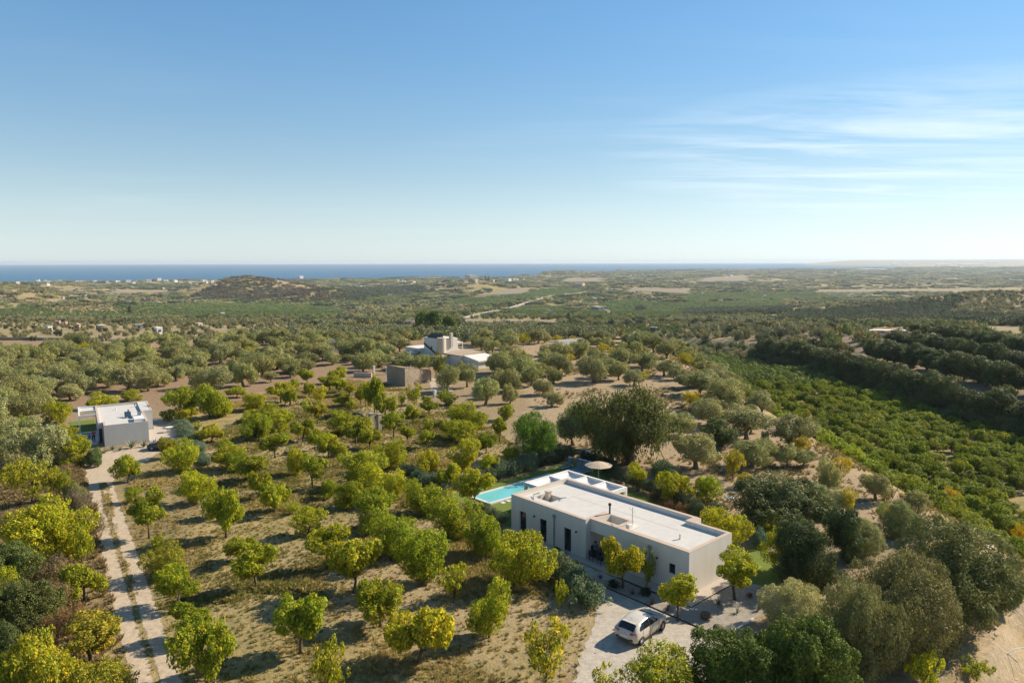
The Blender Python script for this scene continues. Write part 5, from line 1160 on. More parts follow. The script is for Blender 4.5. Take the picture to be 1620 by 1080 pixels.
def logs(px, py, label):
    K = at(px, py); t = thing('log_pile', K, label, 'log pile')
    for i in range(6): a = random.uniform(0, 3); p = Vector((random.uniform(-.6, .6), random.uniform(-.5, .5), .1 + .08 * (i % 3))); d_ = Vector((math.cos(a), math.sin(a), .1)) * random.uniform(.35, .7); b = MB(); b.tube([p - d_, p + d_], random.uniform(.07, .13), 7); b.build('log', M_STONE, t)
logs(1154, 790, 'pale cut logs at the foot of the yellowing almond'); logs(930, 715, 'pale cut logs on dry ground beyond the loungers hedge')

# ------------------------------------------------------------------ olive groves, lemon grove, terrace trees
BUILT = [(-21, 186, 7), (-13, 184, 7), (-5, 184, 5), (-20, 146, 5.5), (14, 197, 9), (-54, 104, 10)]
def clear(x, y, r_=0):
    return all((x - a) ** 2 + (y - b) ** 2 > (c + r_) ** 2 for a, b, c in BUILT)
named = [(x[2].x, x[2].y, x[3]) for x in REG]
def free(x, y, r_): return all((x - a) ** 2 + (y - b) ** 2 > (r_ + w_ * .42) ** 2 for a, b, w_ in named)
def pxpoly(x, y, poly): a, b = proj(x, y, h1(x, y)); return bool(inpoly(np.array([a]), np.array([b]), poly)[0])
G_LEFT = [(-60, 556), (60, 556), (200, 555), (330, 545), (450, 531), (560, 525), (650, 530), (636, 556), (612, 574), (560, 582), (545, 579), (470, 598), (440, 604), (400, 611), (352, 630), (310, 612), (240, 612), (225, 630), (185, 622), (130, 632), (70, 640), (60, 690), (-60, 760)]
G_RIDGE = [(690, 524), (760, 515), (900, 520), (1010, 545), (1075, 563), (1110, 580), (1190, 645), (1290, 712), (1360, 760), (1300, 765), (1250, 740), (1180, 730), (1120, 690), (1075, 690), (1072, 640), (1050, 615), (930, 615), (870, 650), (800, 640), (760, 645), (715, 628), (760, 585), (775, 560)]
OL = []
for poly, sp, zone_ in ((G_LEFT, 6.2, 'L'), (G_RIDGE, 7.2, 'R')):
    for iy in range(0, 60):
        for ix in range(-40, 40):
            x = ix * sp + (iy % 2) * sp * .5 + random.uniform(-.28, .28) * sp; y = 66 + iy * sp * .93 + random.uniform(-.28, .28) * sp
            if y > 330 or y < 60: continue
            if not pxpoly(x, y, poly) or not clear(x, y, 2.4) or not free(x, y, 2.0): continue
            if zone_ == 'R' and random.random() < .14: continue
            if zone_ == 'L' and -66 < x < -62 and y > 118: continue      # open lane of ploughed soil
            OL.append((x, y, zone_))
OL.sort(key=lambda p: p[1])
nL = 0
for i, (x, y, z_) in enumerate(OL):
    if i >= 292: continue
    yel = random.random() < (.07 if z_ == 'L' else .16)
    wd = random.choice((random.uniform(3.0, 4.4), random.uniform(4.4, 6.2), random.uniform(4.8, 6.6))) if z_ == 'L' else random.uniform(3.4, 6.6)
    z = h1(x, y)
    if yel: put('almond', Vector((x, y, z)), wd * .7, wd * .6, (1.1, .95, .95), word='y' + z_)
    else:
        g_ = random.uniform(.88, 1.2); put('olive', Vector((x, y, z)), wd, wd * random.uniform(.66, .88), (g_ * 1.02, g_, g_ * random.uniform(.85, 1.1)), word='o' + z_)
OREST = OL[292:]
LEM = []
for iy in range(0, 70):
    for ix in range(0, 14):
        x = 50.5 + ix * 4.1 + random.uniform(-.7, .7) + (iy % 2) * .6; y = 52 + iy * 3.6 + random.uniform(-.7, .7)
        if x > 87 + min(13, max(0, (236 - y) * .1)) or y > 330 or random.random() < .05: continue
        a, b_ = proj(x, y, h1(x, y))
        if -30 < a < 1680 and b_ < 900 and free(x, y, 1.2): LEM.append((x, y))
LEM.sort(key=lambda p: p[1])
for i, (x, y) in enumerate(LEM[:295]):
    v_ = .75 + .5 * vnoise(np.array([x]), np.array([y]), 22, 9)[0]; yl = random.random() < .10
    tn = (1.25, 1.08, 1.0) if yl else (v_, v_, v_)
    put('lemon', Vector((x, y, h1(x, y))), random.uniform(3.0, 4.2), random.uniform(1.8, 2.9), tn, word='lem')
LREST = LEM[295:]
ROWS = [(88.5, 92, 270, 7.0, 'slope foot'), (99.5, 112, 214, 6.0, 'second terrace'), (113, 120, 226, 5.6, 'third terrace'), (126.5, 150, 234, 4.8, 'top terrace')]
for k, (x0, y0, y1, h_, w_) in enumerate(ROWS):
    y = y0
    while y < y1:
        x = x0 + 3.0 + min(13, max(0, (236 - y) * .1)) + random.uniform(-.8, .8) + 1.5 * math.sin(y * .03); g_ = random.uniform(.85, 1.2)
        put('carob', Vector((x, y, h1(x, y))), random.uniform(5.0, 7.2), h_ * random.uniform(.85, 1.15), (g_, g_, g_ * 1.05), label='row', word='row' + w_)
        if k == 0 and random.random() < .75: put('carob', Vector((x - 3.2, y + 1.5, h1(x - 3.2, y))), random.uniform(3.5, 5), random.uniform(3, 4.5), (1.15, 1.1, 1.1), label='row', word='row' + w_)
        y += random.uniform(3.2, 4.2)
for bx, by, xl, xr, ty, l in ((668, 527, 660, 680, 492, 'dark umbrella pine by the red-roofed white cottage, first of three'), (686, 527, 672, 702, 492, 'tallest wide umbrella pine beside the red-roofed white cottage'), (715, 528, 700, 729, 499, 'round umbrella pine at the field side of the pine group')):
    putpx('pine', bx, by, xl, xr, ty, (1.1, 1.25, .8), label=l)
for bx, by, xl, xr, ty, l in ((206, 496, 202, 211, 482, 'dark cypress rising from the green field on the plain'), (768, 443, 766, 771, 435, 'cypress on the hamlet hill, nearer the flat ruin'), (773, 443, 771, 776, 436, 'cypress on the hamlet hill, nearer the villas'), (900, 507, 896, 904, 493, 'dark cypress beside the dry field lane')):
    putpx('cypress', bx, by, xl, xr, ty, (1, 1, 1), label=l)
# ------------------------------------------------------------------ distant vegetation (nobody could count it): instanced crowns
SRC = bpy.data.collections.new('distant_crowns'); rngf = np.random.default_rng(21)
def src(name, blobs, n, L, W_, H_, mat=L_FAR):
    v, qd = leaves_on(rngf, blobs, n, L, .6, .45, .3); v = fit(v, W_, H_, .0); SRC.objects.link(bpy.data.objects.new(name, fast_mesh(name, v, qd, mat)))
for i in range(4): src('a%d' % i, blobs_ring(rngf, 10, 1.0, 0, .55, .4, .7, .8, 8, .28), 1100, .22, 1, .72)        # 0-3 round crown, 1 m wide
SRC_MAX = 4
def cluster(i):
    bl = []
    for _ in range(11): x, y = rngf.uniform(-.5, .5, 2); r_ = rngf.uniform(.09, .2); bl.append((x, y, r_ * .7, r_, r_, r_ * .8))
    src('c%d' % i, bl, 950, .07, 1, .30)
for i in range(4): cluster(i)                                                                                     # 4-7 copse, 1 m wide
def instancer(name, pts, scale, zs, tint, index, coll, label=None):
    n = len(pts); me = bpy.data.meshes.new(name); me.vertices.add(n); me.vertices.foreach_set('co', np.asarray(pts, np.float32).ravel())
    sc3 = np.stack([scale, scale, np.asarray(scale) * zs], 1).astype(np.float32)
    a = me.attributes.new('sc', 'FLOAT_VECTOR', 'POINT'); a.data.foreach_set('vector', sc3.ravel())
    a = me.attributes.new('rot', 'FLOAT_VECTOR', 'POINT'); r3 = np.zeros((n, 3), np.float32); r3[:, 2] = np.random.default_rng(4).uniform(0, 6.28, n); a.data.foreach_set('vector', r3.ravel())
    a = me.attributes.new('tint', 'FLOAT_COLOR', 'POINT'); a.data.foreach_set('color', np.concatenate([tint, np.ones((n, 1))], 1).astype(np.float32).ravel())
    a = me.attributes.new('pick', 'INT', 'POINT'); a.data.foreach_set('value', np.asarray(index, np.int32))
    me.update(); o = link(name, me, kind='stuff')
    ng = bpy.data.node_groups.new(name, 'GeometryNodeTree'); ng.interface.new_socket('Geometry', in_out='INPUT', socket_type='NodeSocketGeometry'); ng.interface.new_socket('Geometry', in_out='OUTPUT', socket_type='NodeSocketGeometry')
    gi = ng.nodes.new('NodeGroupInput'); go = ng.nodes.new('NodeGroupOutput'); io = ng.nodes.new('GeometryNodeInstanceOnPoints'); ci = ng.nodes.new('GeometryNodeCollectionInfo')
    ci.inputs['Collection'].default_value = coll; ci.inputs['Separate Children'].default_value = True; ci.inputs['Reset Children'].default_value = True
    def attr(nm, ty): k = ng.nodes.new('GeometryNodeInputNamedAttribute'); k.data_type = ty; k.inputs['Name'].default_value = nm; return k.outputs['Attribute']
    L_ = ng.links.new
    L_(gi.outputs[0], io.inputs['Points']); L_(ci.outputs[0], io.inputs['Instance']); io.inputs['Pick Instance'].default_value = True
    L_(attr('pick', 'INT'), io.inputs['Instance Index']); L_(attr('sc', 'FLOAT_VECTOR'), io.inputs['Scale'])
    er = ng.nodes.new('FunctionNodeEulerToRotation'); L_(attr('rot', 'FLOAT_VECTOR'), er.inputs[0]); L_(er.outputs[0], io.inputs['Rotation'])
    L_(io.outputs[0], go.inputs[0]); md = o.modifiers.new('scatter', 'NODES'); md.node_group = ng; return o
BARE = [((735, 516), (885, 517), (885, 506), (733, 504)), ((735, 472), (832, 465), (844, 455), (798, 457)), ((905, 541), (1240, 547), (1240, 541), (905, 535)), ((985, 462), (1090, 466), (1100, 457), (1000, 455)), ((175, 464), (270, 465), (275, 458), (180, 458)),
        ((880, 447), (960, 447), (955, 440), (900, 440)), ((1100, 447), (1190, 445), (1180, 436), (1110, 440)), ((1290, 464), (1620, 464), (1620, 457), (1290, 459)), ((728, 507), (800, 494), (880, 469), (925, 466), (925, 462), (880, 465), (800, 487), (728, 501)),
        ((1440, 545), (1500, 546), (1490, 519), (1450, 522)), ((1560, 535), (1625, 545), (1625, 520), (1550, 516)), ((1375, 538), (1455, 538), (1455, 520), (1375, 520))]
GREEN = [((-20, 500), (200, 503), (340, 500), (540, 498), (540, 486), (340, 478), (200, 482), (-20, 487)), ((690, 478), (760, 482), (925, 462), (920, 455), (830, 458), (745, 470)), ((900, 500), (1010, 500), (1020, 470), (960, 478)), ((880, 528), (1080, 538), (1080, 516), (880, 516)),
         ((1010, 506), (1240, 490), (1240, 476), (1020, 480)), ((1000, 560), (1220, 556), (1235, 548), (1000, 546)), ((1080, 478), (1380, 472), (1380, 462), (1080, 464)), ((800, 500), (900, 500), (900, 485), (830, 484))]
DARKW = [((1230, 512), (1260, 496), (1500, 478), (1625, 500), (1625, 520), (1500, 512)), ((1080, 500), (1250, 498), (1250, 485), (1080, 488)), ((300, 470), (400, 472), (470, 462), (430, 442), (350, 444)), ((500, 478), (700, 462), (660, 452), (540, 456))]
BROWNH = [((300, 472), (400, 474), (560, 474), (500, 452), (430, 434), (350, 438))]
DRYG = [((-20, 470), (100, 492), (190, 490), (160, 470), (60, 452), (-20, 446)), ((-20, 556), (330, 545), (460, 528), (460, 505), (330, 508), (-20, 505)), ((1500, 500), (1625, 505), (1625, 465), (1540, 462))]
def scatter(y0, y1, sp, big, seed):
    rng = np.random.default_rng(seed); X, Y = [], []
    y = y0
    while y < y1:
        s = sp if not callable(sp) else sp(y); xs = np.arange(-.78 * y, .80 * y, s); xs = xs + rng.uniform(-.42, .42, len(xs)) * s; X.append(xs); Y.append(np.full(len(xs), y) + rng.uniform(-.45, .45, len(xs)) * s); y += s
    X = np.concatenate(X); Y = np.concatenate(Y); Z = hgt(X, Y); t = X / Y
    a, b = proj(X, Y, Z); k = (a > -40) & (a < 1660) & (Z > -73.6)
    near_excl = ((X > 38) & (X < 86) & (Y < 285)) | ((X >= 86) & (X < 130) & (Y < 228)) | ((X <= 38) & (Y < 236))
    k &= ~near_excl
    for p in (G_LEFT, G_RIDGE): k &= ~(inpoly(a, b, p) & (Y < 335))
    k &= ~((Y < 300) & (X < 40) & (b > 557))
    for p in BARE: k &= ~inpoly(a, b, p)
    for hx, hy, hr in BUILT: k &= (X - hx) ** 2 + (Y - hy) ** 2 > hr ** 2
    gm = np.zeros(len(X), bool); dm = gm.copy(); rm = gm.copy()
    for p in GREEN: gm |= inpoly(a, b, p)
    for p in DARKW: dm |= inpoly(a, b, p)
    for p in DRYG: rm |= inpoly(a, b, p)
    field = vnoise(X, Y, 95, 12) * .5 + vnoise(X, Y, 310, 13) * .5; patch = vnoise(X, Y, 45, 15)
    dens = np.clip(.85 - .55 * (patch < .42) - .45 * (field < .40), .10, 1); dens = np.where(Y < 460, np.maximum(dens, .7), dens); dens[gm] = 1; dens[dm] = 1; dens[rm] = np.where(Y[rm] < 620, .26, .62)
    k &= rng.uniform(0, 1, len(X)) < dens
    X, Y, Z, gm, dm, rm, field, patch = (q_[k] for q_ in (X, Y, Z, gm, dm, rm, field, patch)); n = len(X); u = rng.uniform(0, 1, n)
    tint = np.array([.26, .25, .135]) * (.78 + .5 * rng.uniform(0, 1, (n, 1)))
    f2 = (field > .56)[:, None]; tint = np.where(f2, np.array([.185, .21, .075]) * (.8 + .4 * rng.uniform(0, 1, (n, 1))), tint)
    f3 = ((u < .16) | ((patch > .60) & (u < .7)))[:, None]; tint = np.where(f3, np.array([.075, .09, .045]) * (.8 + .4 * rng.uniform(0, 1, (n, 1))), tint)
    f4 = (u > .93)[:, None]; tint = np.where(f4, np.array([.34, .27, .11]), tint)
    tint = np.where(gm[:, None], np.array([.145, .185, .06]) * (.8 + .4 * rng.uniform(0, 1, (n, 1))), tint)
    tint = np.where(dm[:, None], np.array([.095, .11, .058]) * (.75 + .5 * rng.uniform(0, 1, (n, 1))), tint)
    tint = np.where(rm[:, None] & (u > .25)[:, None], np.array([.25, .225, .11]) * (.8 + .4 * rng.uniform(0, 1, (n, 1))), tint)
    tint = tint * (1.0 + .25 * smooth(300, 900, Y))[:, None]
    bh = np.zeros(n, bool); pa_, pb_ = proj(X, Y, Z)
    for p in BROWNH: bh |= inpoly(pa_, pb_, p)
    tint = np.where((bh & (u > .3))[:, None], np.array([.17, .125, .075]) * (.75 + .5 * rng.uniform(0, 1, (n, 1))), tint)
    if big == 0: sc = rng.uniform(3.2, 6.4, n); sc[dm] *= 1.35; sc[rm & (Y < 620)] *= .62; sc[gm] = rng.uniform(3.8, 4.8, gm.sum()); ix = rng.integers(0, 4, n); zs = np.where(gm, .8, 1.0) * rng.uniform(.85, 1.15, n)
    else: s_ = (np.array([sp(q_) for q_ in Y]) if callable(sp) else sp); sc = s_ * rng.uniform(1.0, 1.5, n); ix = rng.integers(4, 8, n); zs = np.clip(16.0 / sc, .25, 1.0) * np.where(gm, .5, rng.uniform(.6, 1.3, n))
    return np.stack([X, Y, Z - .1], 1), sc, zs, tint, ix
p_, s_, z_, t_, i_ = scatter(186, 1000, 6.4, 0, 1)
if OREST:
    q_ = np.array([(x, y, h1(x, y)) for x, y, _ in OREST]); p_ = np.concatenate([p_, q_]); s_ = np.concatenate([s_, np.full(len(q_), 5.6)]); z_ = np.concatenate([z_, np.ones(len(q_))]); t_ = np.concatenate([t_, np.tile((.21, .215, .115), (len(q_), 1))]); i_ = np.concatenate([i_, np.arange(len(q_)) % 4])
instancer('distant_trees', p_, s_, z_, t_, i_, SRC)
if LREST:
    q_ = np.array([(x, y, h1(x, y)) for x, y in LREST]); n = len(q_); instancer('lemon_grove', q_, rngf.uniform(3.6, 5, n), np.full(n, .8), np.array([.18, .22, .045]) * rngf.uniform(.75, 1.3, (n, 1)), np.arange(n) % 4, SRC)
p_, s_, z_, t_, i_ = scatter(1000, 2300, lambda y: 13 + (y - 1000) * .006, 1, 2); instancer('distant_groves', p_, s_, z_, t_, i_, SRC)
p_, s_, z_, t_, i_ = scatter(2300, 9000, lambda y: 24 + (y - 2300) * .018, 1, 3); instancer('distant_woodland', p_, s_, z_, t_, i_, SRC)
N_FAR = len(p_)
# ------------------------------------------------------------------ grass and weeds (stuff)
GSRC = bpy.data.collections.new('tufts')
L_GR = leaf('grass_blade', [(.85, .85, .85), (1, 1, 1), (1.15, 1.1, 1.0)], .3, (1.1, 1.05, .6), inst=True, clump=.05)
for i in range(5):
    rg = np.random.default_rng(40 + i); nb = 26; vs = []
    for k in range(nb):
        a = rg.uniform(0, 6.28); r_ = rg.uniform(0, .32); b0 = np.array([math.cos(a) * r_, math.sin(a) * r_, 0]); d = np.array([math.cos(a + rg.normal(0, .8)), math.sin(a + rg.normal(0, .8)), 0]); h_ = rg.uniform(.5, 1.0); pr = np.array([-d[1], d[0], 0]) * .022
        m = b0 + d * .12 + np.array([0, 0, h_ * .6]); tp = b0 + d * rg.uniform(.2, .5) + np.array([0, 0, h_]); vs += [b0 - pr, b0 + pr, tp, m - pr * .8]
    v = np.array(vs); GSRC.objects.link(bpy.data.objects.new('t%d' % i, fast_mesh('t%d' % i, v, np.arange(len(v)).reshape(-1, 4), L_GR)))
def grass():
    rng = np.random.default_rng(9); n = 330000; X = rng.uniform(-62, 14, n); Y = 30 + 118 * rng.uniform(0, 1, n) ** 1.15
    k = inpoly(X, Y, ORCH) | ((X < -12) & (Y < 100) & (X > -.78 * Y)); X, Y = X[k], Y[k]; Z = hgt(X, Y); a, b = proj(X, Y, Z); k = (a > -30) & (a < 1000); X, Y, Z, a, b = X[k], Y[k], Z[k], a[k], b[k]
    tr = [(135, 765), (128, 735), (160, 715), (262, 700), (262, 722), (215, 757), (190, 800), (220, 880), (262, 1000), (292, 1115), (218, 1115), (190, 1000), (165, 880), (146, 800)]
    mid = (polydist(a, b, [(250, 1100), (226, 1000), (200, 900), (178, 830), (165, 770)], False) < 7)
    k = ~inpoly(a, b, tr) | mid
    k &= ~inpoly(X, Y, [hw(*q_) for q_ in ((30.5, .9), (32.2, 4), (32.6, 20.5), (24, 21.2), (14, 13), (-10, 13), (-10, -3.4), (5.6, -3.4), (5.6, -1.5), (19, -1.5), (24.5, .2))]) & ~(inpoly(X, Y, DRIVE) & (polydist(X, Y, DRIVE) > .22 * rng.uniform(0, 1, len(X)) ** 2))
    k &= ~((X > -58) & (X < -42) & (Y > 92) & (Y < 116))
    dd = vnoise(X, Y, 6.5, 21) * .6 + vnoise(X, Y, 2.1, 22) * .4; k &= rng.uniform(0, 1, len(X)) < np.clip((dd - .36) * 3.0, .12, 1)
    X, Y, Z, dd = X[k], Y[k], Z[k], dd[k]; n = len(X); a, b = a[k], b[k]; k = slice(None); u = rng.uniform(0, 1, n); gn = vnoise(X, Y, 11, 25)
    col = np.where((u < np.clip((gn - .35) * 2, .05, .8))[:, None], np.array([.22, .21, .06]), np.array([.44, .345, .155])) * rng.uniform(.75, 1.2, (n, 1))
    thick = a[k] < np.interp(b[k], [700, 760, 880, 1000, 1100], [115, 135, 165, 190, 215]); col[thick] = np.array([.26, .19, .10]) * rng.uniform(.7, 1.2, (thick.sum(), 1))
    sc = rng.uniform(.13, .30, n) * (1 + 1.0 * smooth(.6, .72, dd)); sc[thick] *= 2.0
    instancer('dry_grass', np.stack([X, Y, Z - .02], 1), sc, np.full(n, 1.0), col, rng.integers(0, 5, n), GSRC); return n
N_GR = grass()
def slope_scrub():
    rng = np.random.default_rng(19); n = 26000; X = rng.uniform(4, 62, n); Y = rng.uniform(36, 215, n); Z = hgt(X, Y); a, b = proj(X, Y, Z); k = (a < 1660) & ~inpoly(X, Y, [hw(*q_) for q_ in ((34, -1), (34, 22), (24, 23), (12, 15), (4, 14), (-6, 11), (-6, -17), (12, -17), (12, -2), (24, -2))]) & ~inpoly(X, Y, BANK)
    k &= rng.uniform(0, 1, n) < np.clip((vnoise(X, Y, 9, 31) * .6 + vnoise(X, Y, 3, 32) * .4 - .47) * 4, 0, 1); X, Y, Z = X[k], Y[k], Z[k]; n = len(X); u = rng.uniform(0, 1, n)
    col = np.where((u < .3)[:, None], np.array([.13, .14, .05]), np.array([.34, .26, .14])) * rng.uniform(.75, 1.2, (n, 1)); instancer('slope_grass', np.stack([X, Y, Z - .02], 1), rng.uniform(.25, .6, n), np.full(n, .9), col, rng.integers(0, 5, n), GSRC)
slope_scrub()
M_PEB = plain('pebble', (.36, .30, .23), .9, 0, .2, 3)
STN = bpy.data.collections.new('pebbles')
for i in range(3):
    v = np.random.default_rng(60 + i).normal(size=(10, 3)); v /= np.linalg.norm(v, axis=1)[:, None]; v[:, 2] *= .6
    import bmesh
    bm = bmesh.new(); [bm.verts.new(q_) for q_ in v]; bmesh.ops.convex_hull(bm, input=bm.verts[:]); m_ = bpy.data.meshes.new('s%d' % i); bm.to_mesh(m_); bm.free(); m_.materials.append(M_PEB); STN.objects.link(bpy.data.objects.new('s%d' % i, m_))
def stones():
    rng = np.random.default_rng(77); n = 5200; X = rng.uniform(-40, 46, n); Y = rng.uniform(36, 150, n); bed = rng.integers(0, 3, n)
    uv = [hw(u, v) for u, v in zip(rng.uniform(-4.8, 5.4, 900), rng.uniform(-3.3, -1.5, 900))]; X[:900] = [p[0] for p in uv]; Y[:900] = [p[1] for p in uv]
    k = np.ones(n, bool); k[900:] &= ~inpoly(X[900:], Y[900:], [hw(*q_) for q_ in ((34, -1), (34, 22), (12, 15), (-6, 11), (-6, -4), (6, -4), (20, -2))]); k[900:] &= vnoise(X[900:], Y[900:], 12, 41) > .5
    X, Y = X[k], Y[k]; n = len(X); s = rng.uniform(.025, .075, n); s[:820] = rng.uniform(.02, .045, 820); instancer('loose_stones', np.stack([X, Y, hgt(X, Y) + .02], 1), s, np.ones(n), np.ones((n, 3)), rng.integers(0, 3, n), STN)
stones()
# ------------------------------------------------------------------ far buildings, poles
M_HW = plain('far_white', (.74, .71, .66), .9, 0, .05, .2); M_HC = plain('far_cream', (.56, .46, .35), .9, 0, .08, .2); M_HP = plain('far_pink', (.48, .30, .22), .9, 0, .08, .2); M_HG = plain('far_grey', (.30, .28, .26), .9, 0, .1, .2)
def far_house(px, py, wpx, hpx, wall, roof, label, kind='f', group=None, rz=None, name='far_house'):
    K = at(px, py); d = depth(K); w_ = wpx * d / FPX; h_ = hpx * d / FPX; t = thing(name, K, label, 'house', group, RZ + random.uniform(-.4, .4) if rz is None else rz)
    dp = w_ * .7; h_ = max(h_, 2.6); b = MB(); b.box(-w_ / 2, w_ / 2, -dp / 2, dp / 2, -1.5, h_); b.build('wall', wall, t)
    b = MB()
    if kind == 'g':
        e = .35; b.prism([(-w_ / 2 - e, -dp / 2 - e), (w_ / 2 + e, -dp / 2 - e), (w_ / 2 + e, 0), (-w_ / 2 - e, 0)], h_, [h_ + .1, h_ + .1, h_ + dp * .28, h_ + dp * .28]); b.prism([(-w_ / 2 - e, 0), (w_ / 2 + e, 0), (w_ / 2 + e, dp / 2 + e), (-w_ / 2 - e, dp / 2 + e)], h_, [h_ + dp * .28, h_ + dp * .28, h_ + .1, h_ + .1])
    else: b.box(-w_ / 2 - .15, w_ / 2 + .15, -dp / 2 - .15, dp / 2 + .15, h_, h_ + .35)
    b.build('roof', roof, t)
    if wpx > 5:
        for k in range(max(2, int(w_ / 4))):
            x = -w_ / 2 + w_ * (k + .5) / max(2, int(w_ / 4)); b = MB(); b.box(x - .5, x + .5, -dp / 2 - .04, -dp / 2 + .0, h_ * .4, h_ * .75); b.build('window', M_BLACK, t)
        b = MB(); b.box(w_ / 2, w_ / 2 + .04, -.6, .6, h_ * .4, h_ * .75); b.build('window', M_BLACK, t)
FH = '''651 517 20 8 W T g|white cottage with red tiled roof beside the umbrella pines
640 516 10 6 W T g|small white outbuilding adjoining the red-roofed cottage
86 482 9 5 W W f|white house lower on the scrubby hill at the far plain edge
101 475 4 6 W W f|tall narrow white house at the top of the scrubby hill
120 480 7 4 C W f|cream house beside the trees on the scrubby hill
92 515 8 7 P P f|square brick-red house behind the roadside wall
104 515 5 6 P P f|narrow brick house adjoining the square brick-red house
122 521 12 5 P T g|low house with orange roof on the hamlet lane
77 524 10 5 W G f|white house with dark opening near the roadside wall
160 522 14 6 G C f|grey-brown farmhouse next to a dark round tree
219 521 15 4 G G f|grey shed row on the plain past the farmhouse
251 528 12 5 W W f|bright white hut at the edge of the olive grove
315 518 10 4 C C f|low cream shed beside bare soil on the slope
352 498 8 3 W W f|white house alone by the long green field
730 490 9 6 P T g|pink house with red roof where the pale road bends
642 466 10 6 P T g|red-roofed house in scrub below the hamlet hill
617 471 8 5 W C g|pale house left of the red-roofed house in scrub
752 446 7 4 W C f|white villa on the hamlet hill below the flat ruin
735 447 9 4 C T g|cream house on the near side of the hamlet hill
717 447 4 3 W W f|tiny white house at the end of the hamlet hill
745 440 18 5 C C f|long flat tan ruin on top of the hamlet hill
803 446 10 5 W T g|white house pair at the far end of the hamlet hill
779 446 6 3 C T g|cream house beside the two hilltop cypresses
735 464 5 3 W T g|small white shed beside the upper dry field
917 454 14 5 C T g|long cream house with tiled roof near the ridge trees
870 495 8 4 W T g|white farmhouse in orchard above the dry field
840 523 14 3 C C f|low pale buildings in the grove below the dry field
946 492 18 7 G C f|sprawling ruined farm with pale gable in the orchards
960 497 8 6 C C f|pale gable end of the sprawling ruined farm
1012 470 7 4 P T g|pink house in green orchards beyond the ruined farm
1030 471 5 3 W C g|white house beside the pink house in the orchards
940 475 7 4 W W f|pale house above the ruined farm
1062 452 9 3 G G f|grey sheds along the far pale field
1034 524 10 2 G G f|low grey roofed shed in dark green orchard
475 441 9 4 W C g|white house at the coast end of the rocky hill
322 446 8 3 W W f|white house before the sea left of the rocky hill
60 445 6 3 W W f|white seaside house near the hill at the frame side
72 446 5 3 W W f|second seaside white house next to a dark tree
95 446 8 3 C W f|long cream seaside block
122 447 7 3 W W f|bright white seaside block with flat roof
128 447 5 3 C W f|cream seaside block beside the bright white one
150 447 6 3 W W f|low white seaside house at the field edge
184 447 8 3 W W f|wide white seaside house amid trees
203 447 10 4 W C f|large white seaside apartment house
214 447 6 3 C W f|cream seaside house beside the large apartments
235 446 10 4 C C f|tan seaside hotel block
250 445 9 5 C C f|tallest tan seaside hotel block
262 446 10 3 W C f|white seaside block past the tallest hotel
272 459 5 3 W W f|white house behind the tan fallow field
258 458 4 3 W W f|small white shed at the fallow field edge
210 456 4 2 W W f|tiny white house between coast and fallow field
135 470 5 3 W W f|small white shed on the fallow strip
252 481 4 3 W W f|little white hut alone on the green plain
570 455 6 3 W W f|white house on the slope left of hamlet hill
545 452 4 3 W W f|tiny white house at the head of the slope
1155 437 6 3 W W f|distant white farm on the hazy coast plain
1110 466 5 3 C C f|cream farm under the line of dark trees
1210 470 5 3 W W f|white farm in hazy green fields'''
MK = dict(W=M_HW, C=M_HC, P=M_HP, G=M_HG, T=M_TERR)
for l in FH.split('\n'):
    a, lab = l.split('|'); px, py, wp, hp, wl, rf, k = a.split(); far_house(float(px), float(py), float(wp), float(hp), MK[wl], MK[rf], lab, k)
rc = random.Random(12)
for k in range(36):
    px = rc.choice((rc.uniform(20, 300), rc.uniform(20, 300), rc.uniform(300, 345), rc.uniform(540, 830))); py = np.interp(px, [0, 300, 830], [447, 447, 444]) + rc.uniform(-.5, 6.0)
    far_house(px, py, rc.uniform(2.5, 6), rc.uniform(2.0, 3.4), rc.choice((M_HW, M_HW, M_HC)), rc.choice((M_HW, M_HC, M_TERR)), 'small pale house among trees of the coastal strip before the sea', rc.choice('fg'), 'small houses of the coastal strip', rz=rc.uniform(-.3, 1.2))
for r_ in REG:
    if r_[5].startswith('row'):
        o_ = r_[0]; y_ = r_[2].y; o_['label'] = ('tall' if r_[4] > 6.2 else 'low') + ' dark carob tree at the ' + ('near end' if y_ < 135 else ('middle' if y_ < 180 else 'far end')) + ' of the ' + r_[5][3:] + ' row above the lemons'; o_['group'] = o_['label'][:110]
# greenhouses shining on the hazy far shore
for px, py, wpx, l in ((1378, 427.3, 58, 'long bright strip of greenhouses by the hazy bay'), (1417, 418.4, 12, 'small bright greenhouses on the far hazy shore'), (1440, 418.8, 10, 'bright greenhouses beside the small far ones'), (1492, 419.3, 18, 'pale greenhouse strip on the far rise'), (1515, 417, 9, 'short bright greenhouse roof on the far rise'), (1537, 419.6, 36, 'longest bright greenhouse roof on the far rise'), (1571, 416.2, 12, 'bright tilted greenhouse roof farthest along the rise')):
    K = at(px, py); d = depth(K); w_ = wpx * d / FPX; t = thing('greenhouse', K, l, 'greenhouse'); b = MB(); b.prism([(-w_ / 2, 0), (w_ / 2, 0), (w_ / 2, 60), (-w_ / 2, 60)], -5, [d * .0011, d * .0011, d * .0016, d * .0016]); b.build('roof_sheeting', M_WHITE, t)
